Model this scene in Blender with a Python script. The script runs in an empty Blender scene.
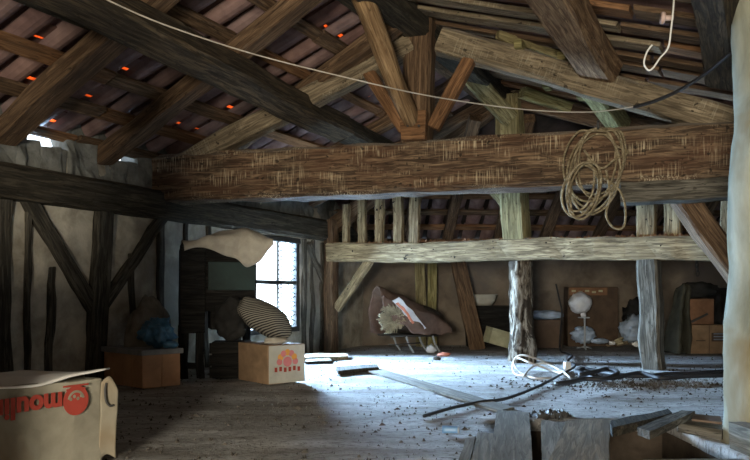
import bpy, bmesh, math, random
from mathutils import Vector as V, Matrix as M, noise

# ------------------------------------------------------------------ camera, world, lights, exposure
FPX, HOR, CAMZ = 760.0, 293.0, 0.60          # focal length in pixels (750 wide), horizon row, eye height
SC = bpy.context.scene
COL = SC.collection
cam_d = bpy.data.cameras.new('camera')
cam_d.sensor_width = 36.0
cam_d.lens = FPX / 750.0 * 36.0
cam_d.shift_y = (HOR - 230.0) / 750.0
cam_d.clip_start = 0.05
cam = bpy.data.objects.new('camera', cam_d)
cam.location = (0, 0, CAMZ)
cam.rotation_euler = (math.pi / 2, 0, 0)
COL.objects.link(cam)
SC.camera = cam

world = bpy.data.worlds.new('overcast_sky')
SC.world = world
world.use_nodes = True
wb = world.node_tree.nodes['Background']
wb.inputs[0].default_value = (0.80, 0.90, 1.0, 1)
wb.inputs[1].default_value = 3.0

SC.view_settings.view_transform = 'Standard'
SC.view_settings.look = 'None'
SC.view_settings.gamma = 1.0
SC.view_settings.use_curve_mapping = False
SC.view_settings.exposure = 0.15
SC.cycles.use_denoising = True
SC.cycles.max_bounces = 8
SC.cycles.diffuse_bounces = 5
SC.cycles.sample_clamp_indirect = 6.0


def area(name, loc, target, sx, sy, power, col, spread=math.pi):
    l = bpy.data.lights.new(name, 'AREA')
    l.shape = 'RECTANGLE'
    l.size, l.size_y, l.energy, l.color, l.spread = sx, sy, power, col, spread
    o = bpy.data.objects.new(name, l)
    o.location = loc
    o.rotation_euler = (V(target) - V(loc)).to_track_quat('-Z', 'Y').to_euler()
    COL.objects.link(o)
    return o


# building frame: u runs along the left wall (away), d is the distance from that wall, z is up
ANG = math.atan(0.48)
EU = V((math.sin(ANG), math.cos(ANG), 0))
EN = V((math.cos(ANG), -math.sin(ANG), 0))
W0 = V((-0.5, 8.0, 0))


def L(u, d, z):
    p = W0 + EU * u + EN * d
    return V((p.x, p.y, z))


def UD(p):
    q = V((p.x, p.y, 0)) - W0
    return q.dot(EU), q.dot(EN)


def P(px, py, D):
    return V(((px - 375.0) / FPX * D, D, CAMZ + (HOR - py) / FPX * D))


def ray(px, py):
    return V(((px - 375.0) / FPX, 1.0, (HOR - py) / FPX))


def Fl(px, py, z=0.0):
    D = (CAMZ - z) * FPX / (py - HOR)
    p = P(px, py, D)
    p.z = z
    return p


def wallD(px):
    return 4.34 / (0.48 - (px - 375.0) / FPX)


def wall_uz(px, py):
    D = wallD(px)
    p = P(px, py, D)
    return UD(p)[0], p.z


ZE, SL, SR, DR = 1.62, 0.42, 0.31, 1.99     # eave height, slopes, ridge distance
ZRG = ZE + SL * DR


def zL(d): return ZE + SL * d


def zR(d): return ZRG - SR * (d - DR)


def on_left(px, py, off=0.0):
    r = ray(px, py)
    # CAMZ + r.z*D = ZE+off + SL*d(D)
    a = r.dot(EN)
    b = (V((0, 0, 0)) - W0).dot(EN)
    D = (ZE + off + SL * b - CAMZ) / (r.z - SL * a)
    return P(px, py, D)


def on_right(px, py, off=0.0):
    r = ray(px, py)
    a = r.dot(EN)
    b = (V((0, 0, 0)) - W0).dot(EN)
    D = (ZRG + off - SR * (b - DR) - CAMZ) / (r.z + SR * a)
    return P(px, py, D)


# window daylight, and an added warm lamp in an invented hatch behind the photographer
WU0, WU1, WZ0, WZ1 = wall_uz(246, 300)[0], wall_uz(299, 300)[0], 0.24, 1.125
wc = L((WU0 + WU1) / 2 + 0.50, -2.0, 1.25)
area('window_daylight', wc, L((WU0 + WU1) / 2, 0.0, 0.7), 2.7, 2.2, 8000, (0.45, 0.70, 1.0))
GU = -9.4                                     # gable wall behind the photographer
ADDED_HATCH = (3.60, 4.50, 0.30, 1.22)              # d0 d1 z0 z1
area('hatch_added_fill', L(GU - 0.12, 4.05, 0.78), L(0, 2.2, 1.3), 0.75, 0.85, 300, (1.0, 0.91, 0.72))  # added lamp: warm fill from behind through the invented hatch

# ------------------------------------------------------------------ helpers
rnd = random.Random(7)
WM = {}


def link(o, parent=None, mw=None):
    COL.objects.link(o)
    mw = mw if mw is not None else M.Identity(4)
    if parent is not None:
        o.parent = parent
        o.matrix_parent_inverse = WM[parent.name].inverted()
    o.matrix_basis = mw
    WM[o.name] = mw
    return o


def empty(name, loc, label, cat, group=None):
    o = bpy.data.objects.new(name, None)
    o.empty_display_size = 0.1
    link(o, None, M.Translation(V(loc)))
    tag(o, label, cat, group)
    return o


def tag(o, label, cat=None, group=None, kind=None):
    o['label'] = label
    if cat: o['category'] = cat
    if group: o['group'] = group
    if kind: o['kind'] = kind
    return o


def mesh(name, verts, faces, mat, parent=None, mw=None, smooth=False):
    me = bpy.data.meshes.new(name)
    me.from_pydata([tuple(v) for v in verts], [], faces)
    me.update()
    if mat: me.materials.append(mat)
    if smooth:
        me.polygons.foreach_set('use_smooth', [True] * len(me.polygons))
    o = bpy.data.objects.new(name, me)
    return link(o, parent, mw)


def inst(name, me, parent, mw):
    o = bpy.data.objects.new(name, me)
    return link(o, parent, mw)


def frame(p0, p1, up):
    x = (p1 - p0).normalized()
    z = (up - x * up.dot(x))
    if z.length < 1e-4:
        z = V((0, 1, 0)) - x * x.y
    z.normalize()
    y = z.cross(x)
    c = (p0 + p1) / 2
    return M(((x.x, y.x, z.x, c.x), (x.y, y.y, z.y, c.y), (x.z, y.z, z.z, c.z), (0, 0, 0, 1)))


def beam(name, p0, p1, w, h, mat, parent=None, up=(0, 0, 1), seg=8, jit=0.006, cham=0.12, taper=1.0, bow=0.0, wob=0.012, smooth=False, rot=0.0):
    """a timber from p0 to p1, w wide and h high, hand-hewn: chamfered, slightly uneven, slightly crooked"""
    p0, p1 = V(p0), V(p1)
    mw = frame(p0, p1, V(up)) @ M.Rotation(rot, 4, 'X')
    ln = (p1 - p0).length
    c = min(w, h) * cham
    prof = [(-w / 2 + c, -h / 2), (w / 2 - c, -h / 2), (w / 2, -h / 2 + c), (w / 2, h / 2 - c), (w / 2 - c, h / 2), (-w / 2 + c, h / 2), (-w / 2, h / 2 - c), (-w / 2, -h / 2 + c)]
    vs, fs = [], []
    sd = rnd.random() * 100
    for i in range(seg + 1):
        t = i / seg
        s = 1 + (taper - 1) * t
        oy = wob * noise.noise((t * 3 + sd, 0, 0))
        oz = wob * noise.noise((t * 3 + sd, 5, 0)) + bow * math.sin(math.pi * t)
        for (y, z) in prof:
            j = jit * noise.noise((t * ln * 6 + sd, y * 30, z * 30))
            k = jit * noise.noise((t * ln * 6 + sd + 40, y * 30, z * 30))
            vs.append((ln * (t - 0.5) + (jit * rnd.uniform(-1, 1) if i in (0, seg) else 0), y * s + oy + j, z * s + oz + k))
    n = 8
    for i in range(seg):
        for k in range(n):
            a, b = i * n + k, i * n + (k + 1) % n
            fs.append((a, a + n, b + n, b))
    fs.append(tuple(range(n)))
    fs.append(tuple(reversed(range(seg * n, seg * n + n))))
    return mesh(name, vs, fs, mat, parent, mw, smooth)


def log(name, p0, p1, r0, r1, mat, parent=None, seg=14, sides=14, amp=0.02, wob=0.02):
    p0, p1 = V(p0), V(p1)
    mw = frame(p0, p1, V((0, -1, 0.01)))
    ln = (p1 - p0).length
    sd = rnd.random() * 100
    vs, fs = [], []
    for i in range(seg + 1):
        t = i / seg
        r = r0 + (r1 - r0) * t
        oy, oz = wob * noise.noise((t * 2 + sd, 0, 0)), wob * noise.noise((t * 2 + sd, 9, 0))
        for k in range(sides):
            a = 2 * math.pi * k / sides
            rr = r + amp * noise.noise((t * ln * 3 + sd, math.cos(a) * 1.5, math.sin(a) * 1.5)) + amp * 0.4 * noise.noise((t * ln * 14 + sd, math.cos(a) * 4, math.sin(a) * 4))
            vs.append((ln * (t - 0.5), math.cos(a) * rr + oy, math.sin(a) * rr + oz))
    for i in range(seg):
        for k in range(sides):
            a, b = i * sides + k, i * sides + (k + 1) % sides
            fs.append((a, b, b + sides, a + sides))
    fs.append(tuple(reversed(range(sides))))
    fs.append(tuple(range(seg * sides, seg * sides + sides)))
    return mesh(name, vs, fs, mat, parent, mw, True)


def box(name, size, mw, mat, parent=None, bev=0.006, jit=0.0, cuts=0, bulge=0.0):
    bm = bmesh.new()
    bmesh.ops.create_cube(bm, size=1.0)
    bmesh.ops.scale(bm, vec=V(size), verts=bm.verts)
    if cuts:
        bmesh.ops.subdivide_edges(bm, edges=bm.edges[:], cuts=cuts, use_grid_fill=True)
    sd = rnd.random() * 50
    for v in bm.verts:
        if bulge:
            q = V((v.co.x / size[0], v.co.y / size[1], v.co.z / size[2])) * 2
            for i in range(3):
                o = [k for k in range(3) if k != i]
                if abs(abs(q[i]) - 1) < 1e-4:
                    v.co[i] += math.copysign(bulge, q[i]) * (1 - q[o[0]] ** 2) * (1 - q[o[1]] ** 2)
        if jit:
            v.co += noise.noise_vector(v.co * 6 + V((sd, 0, 0))) * jit
    if bev:
        es = [e for e in bm.edges if len(e.link_faces) == 2 and e.calc_face_angle(0) > 0.6]
        bmesh.ops.bevel(bm, geom=es, offset=bev, segments=2, affect='EDGES', profile=0.6)
    me = bpy.data.meshes.new(name)
    bm.to_mesh(me)
    bm.free()
    me.materials.append(mat)
    o = bpy.data.objects.new(name, me)
    return link(o, parent, mw)


def basis(o, ax, ay=None):
    """matrix at o whose x axis points along ax (horizontal), z up"""
    x = V((ax[0], ax[1], 0)).normalized()
    z = V((0, 0, 1))
    y = z.cross(x)
    o = V(o)
    return M(((x.x, y.x, 0, o.x), (x.y, y.y, 0, o.y), (0, 0, 1, o.z), (0, 0, 0, 1)))


def smoothpts(pts, n=6, closed=False):
    pts = [V(p) for p in pts]
    out = []
    m = len(pts)
    for i in range(m if closed else m - 1):
        if closed:
            p0, p1, p2, p3 = pts[(i - 1) % m], pts[i], pts[(i + 1) % m], pts[(i + 2) % m]
        else:
            p0, p1, p2, p3 = pts[max(i - 1, 0)], pts[i], pts[i + 1], pts[min(i + 2, m - 1)]
        for k in range(n):
            t = k / n
            out.append(0.5 * ((2 * p1) + (p2 - p0) * t + (2 * p0 - 5 * p1 + 4 * p2 - p3) * t * t + (3 * p1 - p0 - 3 * p2 + p3) * t ** 3))
    if not closed:
        out.append(pts[-1])
    return out


def tube_geo(pts, r, sides=6, closed=False):
    vs, fs = [], []
    m = len(pts)
    nrm = None
    for i in range(m):
        if closed:
            t = (pts[(i + 1) % m] - pts[(i - 1) % m])
        else:
            t = pts[min(i + 1, m - 1)] - pts[max(i - 1, 0)]
        if t.length < 1e-9: t = V((0, 0, 1))
        t.normalize()
        if nrm is None:
            nrm = t.orthogonal().normalized()
        nrm = (nrm - t * nrm.dot(t))
        if nrm.length < 1e-6: nrm = t.orthogonal()
        nrm.normalize()
        b = t.cross(nrm)
        rr = r(i / (m - 1)) if callable(r) else r
        for k in range(sides):
            a = 2 * math.pi * k / sides
            vs.append(pts[i] + (nrm * math.cos(a) + b * math.sin(a)) * rr)
    for i in range(m if closed else m - 1):
        j = (i + 1) % m
        for k in range(sides):
            k2 = (k + 1) % sides
            fs.append((i * sides + k, i * sides + k2, j * sides + k2, j * sides + k))
    if not closed:
        fs.append(tuple(reversed(range(sides))))
        fs.append(tuple(range((m - 1) * sides, m * sides)))
    return vs, fs


def tube(name, pts, r, mat, parent=None, n=6, sides=7, closed=False, sm=True):
    pts = smoothpts(pts, n, closed) if sm else [V(p) for p in pts]
    vs, fs = tube_geo(pts, r, sides, closed)
    o = V(pts[0])
    return mesh(name, [v - o for v in vs], fs, mat, parent, M.Translation(o), True)


def lump(name, c, rad, mat, parent=None, amp=0.18, freq=2.2, sub=4, zmin=None, crump=0.0, rot=0.0, power=1.0, seed=None, tilt=0.0):
    """a soft irregular body: sack, bag, bundle of cloth"""
    bm = bmesh.new()
    bmesh.ops.create_icosphere(bm, subdivisions=sub, radius=1.0)
    sd = V((rnd.random() * 50, rnd.random() * 50, 0)) if seed is None else V((seed, seed * 1.7, 0))
    c = V(c)
    R = M.Rotation(rot, 3, 'Z') @ M.Rotation(tilt, 3, 'Y')
    for v in bm.verts:
        q = v.co.copy()
        if power != 1.0:
            q = V([math.copysign(abs(a) ** power, a) for a in q])
        s = 1 + amp * noise.noise(v.co * freq + sd)
        if crump:
            s += crump * (abs(noise.noise(v.co * freq * 2.7 + sd)) - 0.25) + crump * 0.5 * (abs(noise.noise(v.co * freq * 6 + sd)) - 0.25)
        q = V((q.x * rad[0], q.y * rad[1], q.z * rad[2])) * s
        v.co = R @ q
        if zmin is not None and v.co.z + c.z < zmin:
            v.co.z = zmin - c.z + 0.002 * rnd.random()
    me = bpy.data.meshes.new(name)
    bm.to_mesh(me)
    bm.free()
    me.materials.append(mat)
    me.polygons.foreach_set('use_smooth', [True] * len(me.polygons))
    return link(bpy.data.objects.new(name, me), parent, M.Translation(c))


def sheet(name, grid, mat, parent=None, n=6, thick=0.008, amp=0.01, freq=7.0):
    """a cloth through a grid of control points, with folds and thickness"""
    rows = [smoothpts(r, n) for r in grid]
    cols = list(zip(*rows))
    cols = [smoothpts(c, n) for c in cols]
    rows = list(zip(*cols))
    o = V(rows[0][0])
    sd = rnd.random() * 40
    vs = [(p - o + noise.noise_vector(p * freq + V((sd, 0, 0))) * amp) for r in rows for p in r]
    w = len(rows[0])
    fs = [(i * w + j, i * w + j + 1, (i + 1) * w + j + 1, (i + 1) * w + j) for i in range(len(rows) - 1) for j in range(w - 1)]
    ob = mesh(name, vs, fs, mat, parent, M.Translation(o), True)
    md = ob.modifiers.new('thickness', 'SOLIDIFY')
    md.thickness = thick
    md.offset = 0
    return ob


# ------------------------------------------------------------------ materials
def mat_base(name, rough=0.85, spec=0.25):
    m = bpy.data.materials.new(name)
    m.use_nodes = True
    nt = m.node_tree
    b = nt.nodes['Principled BSDF']
    b.inputs['Roughness'].default_value = rough
    b.inputs['Specular IOR Level'].default_value = spec
    return m, nt, b


def nd(nt, t, **kw):
    n = nt.nodes.new(t)
    for k, v in kw.items():
        setattr(n, k, v)
    return n


def c4(c): return (c[0], c[1], c[2], 1)


def ramp(nt, fac, stops):
    r = nd(nt, 'ShaderNodeValToRGB')
    els = r.color_ramp.elements
    while len(els) < len(stops): els.new(0.5)
    for e, (p, c) in zip(els, stops):
        e.position = p
        e.color = c4(c)
    nt.links.new(fac, r.inputs[0])
    return r.outputs[0]


def noise_tex(nt, scale=(1, 1, 1), s=5.0, det=5.0, dist=0.0, rough=0.55, coord='Object', rand=True):
    tc = nd(nt, 'ShaderNodeTexCoord')
    mp = nd(nt, 'ShaderNodeMapping')
    mp.inputs['Scale'].default_value = scale
    nt.links.new(tc.outputs[coord], mp.inputs[0])
    src = mp.outputs[0]
    if rand:
        oi = nd(nt, 'ShaderNodeObjectInfo')
        ml = nd(nt, 'ShaderNodeMath', operation='MULTIPLY')
        ml.inputs[1].default_value = 37.0
        nt.links.new(oi.outputs['Random'], ml.inputs[0])
        ad = nd(nt, 'ShaderNodeVectorMath', operation='ADD')
        nt.links.new(src, ad.inputs[0])
        nt.links.new(ml.outputs[0], ad.inputs[1])
        src = ad.outputs[0]
    n = nd(nt, 'ShaderNodeTexNoise')
    n.inputs['Scale'].default_value = s
    n.inputs['Detail'].default_value = det
    n.inputs['Roughness'].default_value = rough
    n.inputs['Distortion'].default_value = dist
    nt.links.new(src, n.inputs[0])
    return n.outputs[0]


def mix(nt, fac, a, b, mode='MIX'):
    m = nd(nt, 'ShaderNodeMix', data_type='RGBA', blend_type=mode)
    if isinstance(fac, float): m.inputs[0].default_value = fac
    else: nt.links.new(fac, m.inputs[0])
    for k, x in ((6, a), (7, b)):
        if isinstance(x, tuple): m.inputs[k].default_value = c4(x)
        else: nt.links.new(x, m.inputs[k])
    return m.outputs[2]


def bump(nt, b, h, strength=0.4, dist=0.01):
    bp = nd(nt, 'ShaderNodeBump')
    bp.inputs['Strength'].default_value = strength
    bp.inputs['Distance'].default_value = dist
    nt.links.new(h, bp.inputs['Height'])
    nt.links.new(bp.outputs[0], b.inputs['Normal'])


def wood(name, dark, light, grain=(1.2, 16, 16), rough=0.9, drips=0.0, dripcol=(0.5, 0.45, 0.34), holes=0.0, dust=0.0, stain=None, relief=0.9):
    m, nt, b = mat_base(name, rough, 0.2)
    g = noise_tex(nt, grain, 3.0, 7.0, 0.8, 0.65)
    col = ramp(nt, g, [(0.34, tuple(0.6 * a for a in dark)), (0.46, dark), (0.66, light)])
    big = noise_tex(nt, (1.5, 4, 4), 1.6, 3.0)
    col = mix(nt, ramp(nt, big, [(0.35, (0, 0, 0)), (0.7, (0.55, 0.55, 0.55))]), col, stain if stain else tuple(0.45 * a + 0.1 * c for a, c in zip(dark, light)))
    ck = noise_tex(nt, (0.7, 11, 11), 2.2, 3.0, 0.6)
    col = mix(nt, ramp(nt, ck, [(0.475, (0, 0, 0)), (0.497, (0.8,) * 3), (0.515, (0, 0, 0))]), col, tuple(0.3 * a for a in dark))
    if drips:
        dn = noise_tex(nt, (70, 70, 3.0), 2.0, 2.0)
        pn = noise_tex(nt, (2.2, 2.2, 5), 1.6, 3.0)
        f = nd(nt, 'ShaderNodeMath', operation='MULTIPLY')
        nt.links.new(ramp(nt, dn, [(0.50, (0, 0, 0)), (0.68, (1, 1, 1))]), f.inputs[0])
        nt.links.new(ramp(nt, pn, [(0.48, (0, 0, 0)), (0.62, (drips,) * 3)]), f.inputs[1])
        col = mix(nt, f.outputs[0], col, dripcol)
    if holes:
        hn = noise_tex(nt, (1, 1, 1), 26.0, 1.0)
        col = mix(nt, ramp(nt, hn, [(0.70, (0, 0, 0)), (0.74, (holes,) * 3)]), col, (0.02, 0.015, 0.01))
    if dust:
        ge = nd(nt, 'ShaderNodeNewGeometry')
        sp = nd(nt, 'ShaderNodeSeparateXYZ')
        nt.links.new(ge.outputs['Normal'], sp.inputs[0])
        col = mix(nt, ramp(nt, sp.outputs[2], [(0.5, (0, 0, 0)), (0.9, (dust,) * 3)]), col, (0.33, 0.30, 0.26))
    nt.links.new(col, b.inputs['Base Color'])
    bump(nt, b, g, relief, 0.012)
    return m


def mottled(name, a, bcol, s=5.0, rough=0.9, spec=0.2, bs=0.4, c3=None, coord='Object', det=6.0, bd=0.01, scale=(1, 1, 1)):
    m, nt, b = mat_base(name, rough, spec)
    n1 = noise_tex(nt, scale, s, det, 0.3, 0.6, coord)
    col = ramp(nt, n1, [(0.32, a), (0.66, bcol)])
    if c3:
        n2 = noise_tex(nt, (1, 1, 1), s * 0.35, 4.0, 0.5, 0.6, coord)
        col = mix(nt, ramp(nt, n2, [(0.5, (0, 0, 0)), (0.62, (0.85,) * 3)]), col, c3)
    nt.links.new(col, b.inputs['Base Color'])
    bump(nt, b, n1, bs, bd)
    return m


M_OAK = wood('oak_tie_beam', (0.065, 0.043, 0.028), (0.28, 0.192, 0.118), drips=0.8, dripcol=(0.56, 0.46, 0.31), holes=0.8, dust=0.5, stain=(0.13, 0.062, 0.034))
M_OAKP = wood('oak_pale_weathered', (0.17, 0.13, 0.085), (0.38, 0.30, 0.20), drips=0.4, holes=0.8, dust=0.6)
M_BROWN = wood('brown_rafter', (0.10, 0.06, 0.035), (0.25, 0.16, 0.095), dust=0.3)
M_DARK = wood('dark_old_timber', (0.035, 0.03, 0.022), (0.11, 0.09, 0.065), holes=0.3)
M_POLE = wood('round_pole_wood', (0.20, 0.12, 0.06), (0.42, 0.28, 0.15))
M_ORANGE = wood('orange_strut_wood', (0.17, 0.085, 0.04), (0.34, 0.18, 0.09))
M_GREEN = wood('greenish_wood', (0.19, 0.155, 0.075), (0.43, 0.365, 0.19), holes=0.6)  # greenish tan grain with dark holes
M_YELLOW = wood('yellow_pale_wood', (0.20, 0.17, 0.07), (0.42, 0.37, 0.18))
M_RAIL = wood('rail_wood', (0.19, 0.14, 0.08), (0.54, 0.42, 0.25), holes=1.0, dust=0.4)
M_GREY = wood('grey_wood', (0.075, 0.066, 0.052), (0.23, 0.208, 0.172), holes=0.5, relief=0.3)
M_STUD = wood('stud_wood', (0.045, 0.04, 0.032), (0.14, 0.125, 0.10), holes=0.4)
M_PLANKB = wood('brown_plank', (0.15, 0.115, 0.07), (0.36, 0.29, 0.19), dust=0.2, relief=0.3)
M_PURLIN = wood('dark_purlin', (0.045, 0.035, 0.024), (0.15, 0.11, 0.07))  # dark brown grain over the whole timber
M_HEWN = wood('hewn_purlin', (0.18, 0.10, 0.052), (0.50, 0.32, 0.175))
M_PLANK = wood('loose_plank', (0.15, 0.14, 0.115), (0.36, 0.335, 0.28), dust=0.25, relief=0.3)


def m_bark():
    m, nt, b = mat_base('rotten_log', 0.95, 0.1)
    n1 = noise_tex(nt, (3.0, 14, 14), 1.4, 6.0, 1.2, 0.65)
    n2 = noise_tex(nt, (2.0, 4, 4), 2.0, 4.0, 0.6, 0.6)
    col = ramp(nt, n1, [(0.40, (0.015, 0.011, 0.008)), (0.50, (0.12, 0.095, 0.07)), (0.62, (0.34, 0.30, 0.245))])
    col = mix(nt, ramp(nt, n2, [(0.52, (0, 0, 0)), (0.58, (0.9,) * 3)]), col, (0.03, 0.022, 0.016))
    nt.links.new(col, b.inputs['Base Color'])
    bump(nt, b, n1, 1.0, 0.03)
    return m


M_BARK = m_bark()
M_TRUNK = mottled('limewashed_post', (0.19, 0.193, 0.15), (0.40, 0.40, 0.325), 6.0, bs=0.6, bd=0.015, scale=(0.35, 1, 1), c3=(0.21, 0.17, 0.10))
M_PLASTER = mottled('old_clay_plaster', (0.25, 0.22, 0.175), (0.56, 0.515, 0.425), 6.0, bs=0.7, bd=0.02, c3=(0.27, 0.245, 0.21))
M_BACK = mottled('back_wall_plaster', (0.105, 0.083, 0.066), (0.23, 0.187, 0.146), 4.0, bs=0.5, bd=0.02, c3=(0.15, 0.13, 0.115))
M_STONE = mottled('rubble_stone', (0.08, 0.08, 0.074), (0.21, 0.21, 0.195), 9.0, bs=0.8, bd=0.02)
M_DECK = mottled('sky_block_deck', (0.02, 0.015, 0.013), (0.05, 0.035, 0.03), 6.0)  # dark deck added above the tiles to block the sky
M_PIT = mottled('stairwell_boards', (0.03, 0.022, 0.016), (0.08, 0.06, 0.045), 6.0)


def m_tile():
    m, nt, b = mat_base('clay_tile', 0.9, 0.15)
    n1 = noise_tex(nt, (1, 1, 1), 9.0, 5.0, 0.3)
    oi = nd(nt, 'ShaderNodeObjectInfo')
    tint = ramp(nt, oi.outputs['Random'], [(0.0, (0.20, 0.115, 0.10)), (0.35, (0.24, 0.17, 0.165)), (0.7, (0.30, 0.18, 0.15)), (1.0, (0.17, 0.135, 0.14))])
    col = mix(nt, ramp(nt, n1, [(0.3, (0.35, 0.33, 0.35)), (0.7, (1.1, 1.05, 1.05))]), (0, 0, 0), tint)
    col = mix(nt, 1.0, tint, ramp(nt, n1, [(0.3, (0.5, 0.48, 0.5)), (0.7, (1, 1, 1))]), 'MULTIPLY')
    nt.links.new(col, b.inputs['Base Color'])
    bump(nt, b, n1, 0.3, 0.006)
    return m


M_TILE = m_tile()
M_COVER = mottled('cover_tile_clay', (0.09, 0.05, 0.045), (0.17, 0.09, 0.075), 8.0)


def m_trans(name, col, w=0.8):
    m, nt, b = mat_base(name, 0.8, 0.1)
    b.inputs['Base Color'].default_value = c4(col)
    t = nd(nt, 'ShaderNodeBsdfTranslucent')
    t.inputs[0].default_value = c4(col)
    mx = nd(nt, 'ShaderNodeMixShader')
    mx.inputs[0].default_value = w
    nt.links.new(b.outputs[0], mx.inputs[1])
    nt.links.new(t.outputs[0], mx.inputs[2])
    nt.links.new(mx.outputs[0], nt.nodes['Material Output'].inputs[0])
    return m


M_CHIP = m_trans('orange_glow_chip', (1.0, 0.30, 0.10), 0.95)  # orange translucent colour stands in for daylight glowing between tiles


def m_floor():
    m, nt, b = mat_base('dusty_floor', 0.62, 0.5)
    n1 = noise_tex(nt, (0.8, 1.4, 1), 2.2, 8.0, 0.4, 0.65, rand=False)
    n2 = noise_tex(nt, (4, 8, 1), 4.0, 8.0, 0.5, 0.75, rand=False)
    n3 = noise_tex(nt, (1, 1.8, 1), 34.0, 5.0, 0.0, 0.75, rand=False)
    n4 = noise_tex(nt, (0.7, 2.2, 1), 1.5, 4.0, 1.0, 0.6, rand=False)
    col = ramp(nt, n1, [(0.3, (0.32, 0.31, 0.30)), (0.68, (0.66, 0.66, 0.66))])
    col = mix(nt, ramp(nt, n4, [(0.46, (0, 0, 0)), (0.62, (0.6,) * 3)]), col, (0.15, 0.12, 0.09))
    col = mix(nt, ramp(nt, n2, [(0.36, (0.9,) * 3), (0.47, (0, 0, 0))]), col, (0.08, 0.068, 0.055))
    col = mix(nt, ramp(nt, n3, [(0.54, (0, 0, 0)), (0.63, (0.8,) * 3)]), col, (0.07, 0.06, 0.05))
    nt.links.new(col, b.inputs['Base Color'])
    ad = nd(nt, 'ShaderNodeMath', operation='ADD')
    nt.links.new(n2, ad.inputs[0])
    nt.links.new(n3, ad.inputs[1])
    bump(nt, b, ad.outputs[0], 0.8, 0.025)
    return m


M_FLOOR = m_floor()


def plain(name, col, rough=0.7, spec=0.3, var=0.25, s=8.0, bs=0.2):
    return mottled(name, tuple(c * (1 - var) for c in col), tuple(min(1, c * (1 + var)) for c in col), s, rough, spec, bs)


M_CARD = plain('brown_cardboard', (0.24, 0.155, 0.092), 0.85, 0.2)
M_CARD2 = plain('dark_cardboard', (0.09, 0.06, 0.042), 0.85, 0.2)
M_CARDW = plain('printed_white_card', (0.46, 0.44, 0.38), 0.8, 0.2, 0.18, 5.0)
M_BOXW = mottled('stained_white_card', (0.18, 0.16, 0.12), (0.34, 0.315, 0.25), 5.0, 0.75, 0.25, 0.15, c3=(0.20, 0.15, 0.095))
M_RED = plain('red_print', (0.33, 0.05, 0.035), 0.8, 0.2, 0.12)
M_PINK = plain('pink_print', (0.60, 0.20, 0.20), 0.8, 0.2, 0.1)
M_ORP = plain('orange_print', (0.70, 0.33, 0.08), 0.8, 0.2, 0.1)
M_BLUELOGO = plain('grey_blue_print', (0.20, 0.23, 0.28), 0.8, 0.2, 0.1)
M_TUB = plain('terracotta_paint', (0.46, 0.25, 0.135), 0.8, 0.2, 0.15)
M_RIM = plain('grey_rim', (0.20, 0.20, 0.20), 0.7)
M_SACKG = plain('grey_sackcloth', (0.17, 0.145, 0.115), 0.95, 0.1, 0.35)
M_BLUE = plain('blue_plastic', (0.045, 0.13, 0.22), 0.45, 0.5, 0.5, 6.0, 0.5)
M_BLK = plain('black_rubber', (0.022, 0.022, 0.025), 0.55, 0.4)
M_IRON = plain('dark_iron', (0.04, 0.038, 0.036), 0.6, 0.4)
M_METAL = plain('dull_metal', (0.35, 0.37, 0.40), 0.4, 0.5)
M_ROPE = wood('old_cord', (0.22, 0.17, 0.10), (0.48, 0.40, 0.27), (8, 8, 8))
M_CORDW = plain('pale_cord', (0.45, 0.40, 0.34), 0.7)
M_WHITE = plain('white_plastic', (0.75, 0.73, 0.70), 0.5, 0.4, 0.1)
M_WRAP = plain('white_wrap', (0.62, 0.64, 0.70), 0.35, 0.5, 0.2, 9.0, 0.6)
M_BLUEW = plain('pale_blue_sack', (0.34, 0.42, 0.55), 0.6, 0.3, 0.35, 7.0, 0.6)
M_BLANKET = plain('beige_blanket', (0.40, 0.36, 0.30), 0.95, 0.1, 0.2, 12.0, 0.4)
M_GREENP = plain('green_painted_wood', (0.011, 0.026, 0.024), 0.6, 0.3, 0.3)
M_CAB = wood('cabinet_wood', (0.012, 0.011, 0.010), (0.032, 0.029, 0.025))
M_SACKD = plain('dark_sackcloth', (0.05, 0.041, 0.033), 0.95, 0.1, 0.4)
M_COVERB = mottled('brown_cover', (0.075, 0.05, 0.04), (0.19, 0.125, 0.10), 5.0, 0.8, 0.25, 0.5)
M_STRAW = plain('straw', (0.40, 0.35, 0.24), 0.9, 0.15, 0.35, 14.0)
M_PAPERR = plain('red_white_plastic', (0.62, 0.22, 0.14), 0.5, 0.4, 0.3)
M_COAT = plain('olive_cloth', (0.04, 0.037, 0.027), 0.95, 0.1, 0.4, 6.0, 0.5)
M_COATB = plain('black_cloth', (0.022, 0.021, 0.02), 0.9, 0.15, 0.4)
M_COATR = plain('rust_brown_card', (0.20, 0.105, 0.06), 0.85, 0.15, 0.3)
M_TIN = plain('pale_yellow_carton', (0.42, 0.40, 0.26), 0.8, 0.2, 0.2)
M_CHIPD = mottled('dirt_bits', (0.03, 0.025, 0.02), (0.12, 0.105, 0.09), 9.0)
M_BRICK = plain('brick', (0.14, 0.10, 0.078), 0.9, 0.1, 0.3)
M_SPOOL = plain('pinkish_porcelain', (0.55, 0.40, 0.36), 0.4, 0.5, 0.1)
M_BLUETIN = plain('blue_tin', (0.14, 0.28, 0.50), 0.4, 0.5, 0.2)


def m_stripe():
    m, nt, b = mat_base('striped_ticking', 0.95, 0.1)
    tc = nd(nt, 'ShaderNodeTexCoord')
    mp = nd(nt, 'ShaderNodeMapping')
    mp.inputs['Rotation'].default_value = (0.3, 0.2, 0.5)
    nt.links.new(tc.outputs['Object'], mp.inputs[0])
    w = nd(nt, 'ShaderNodeTexWave', wave_type='BANDS', bands_direction='Z')
    w.inputs['Scale'].default_value = 22.0
    w.inputs['Distortion'].default_value = 0.8
    w.inputs['Detail'].default_value = 1.0
    nt.links.new(mp.outputs[0], w.inputs[0])
    nt.links.new(ramp(nt, w.outputs[0], [(0.45, (0.03, 0.028, 0.027)), (0.6, (0.24, 0.22, 0.185))]), b.inputs['Base Color'])
    return m


M_STRIPE = m_stripe()


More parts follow.
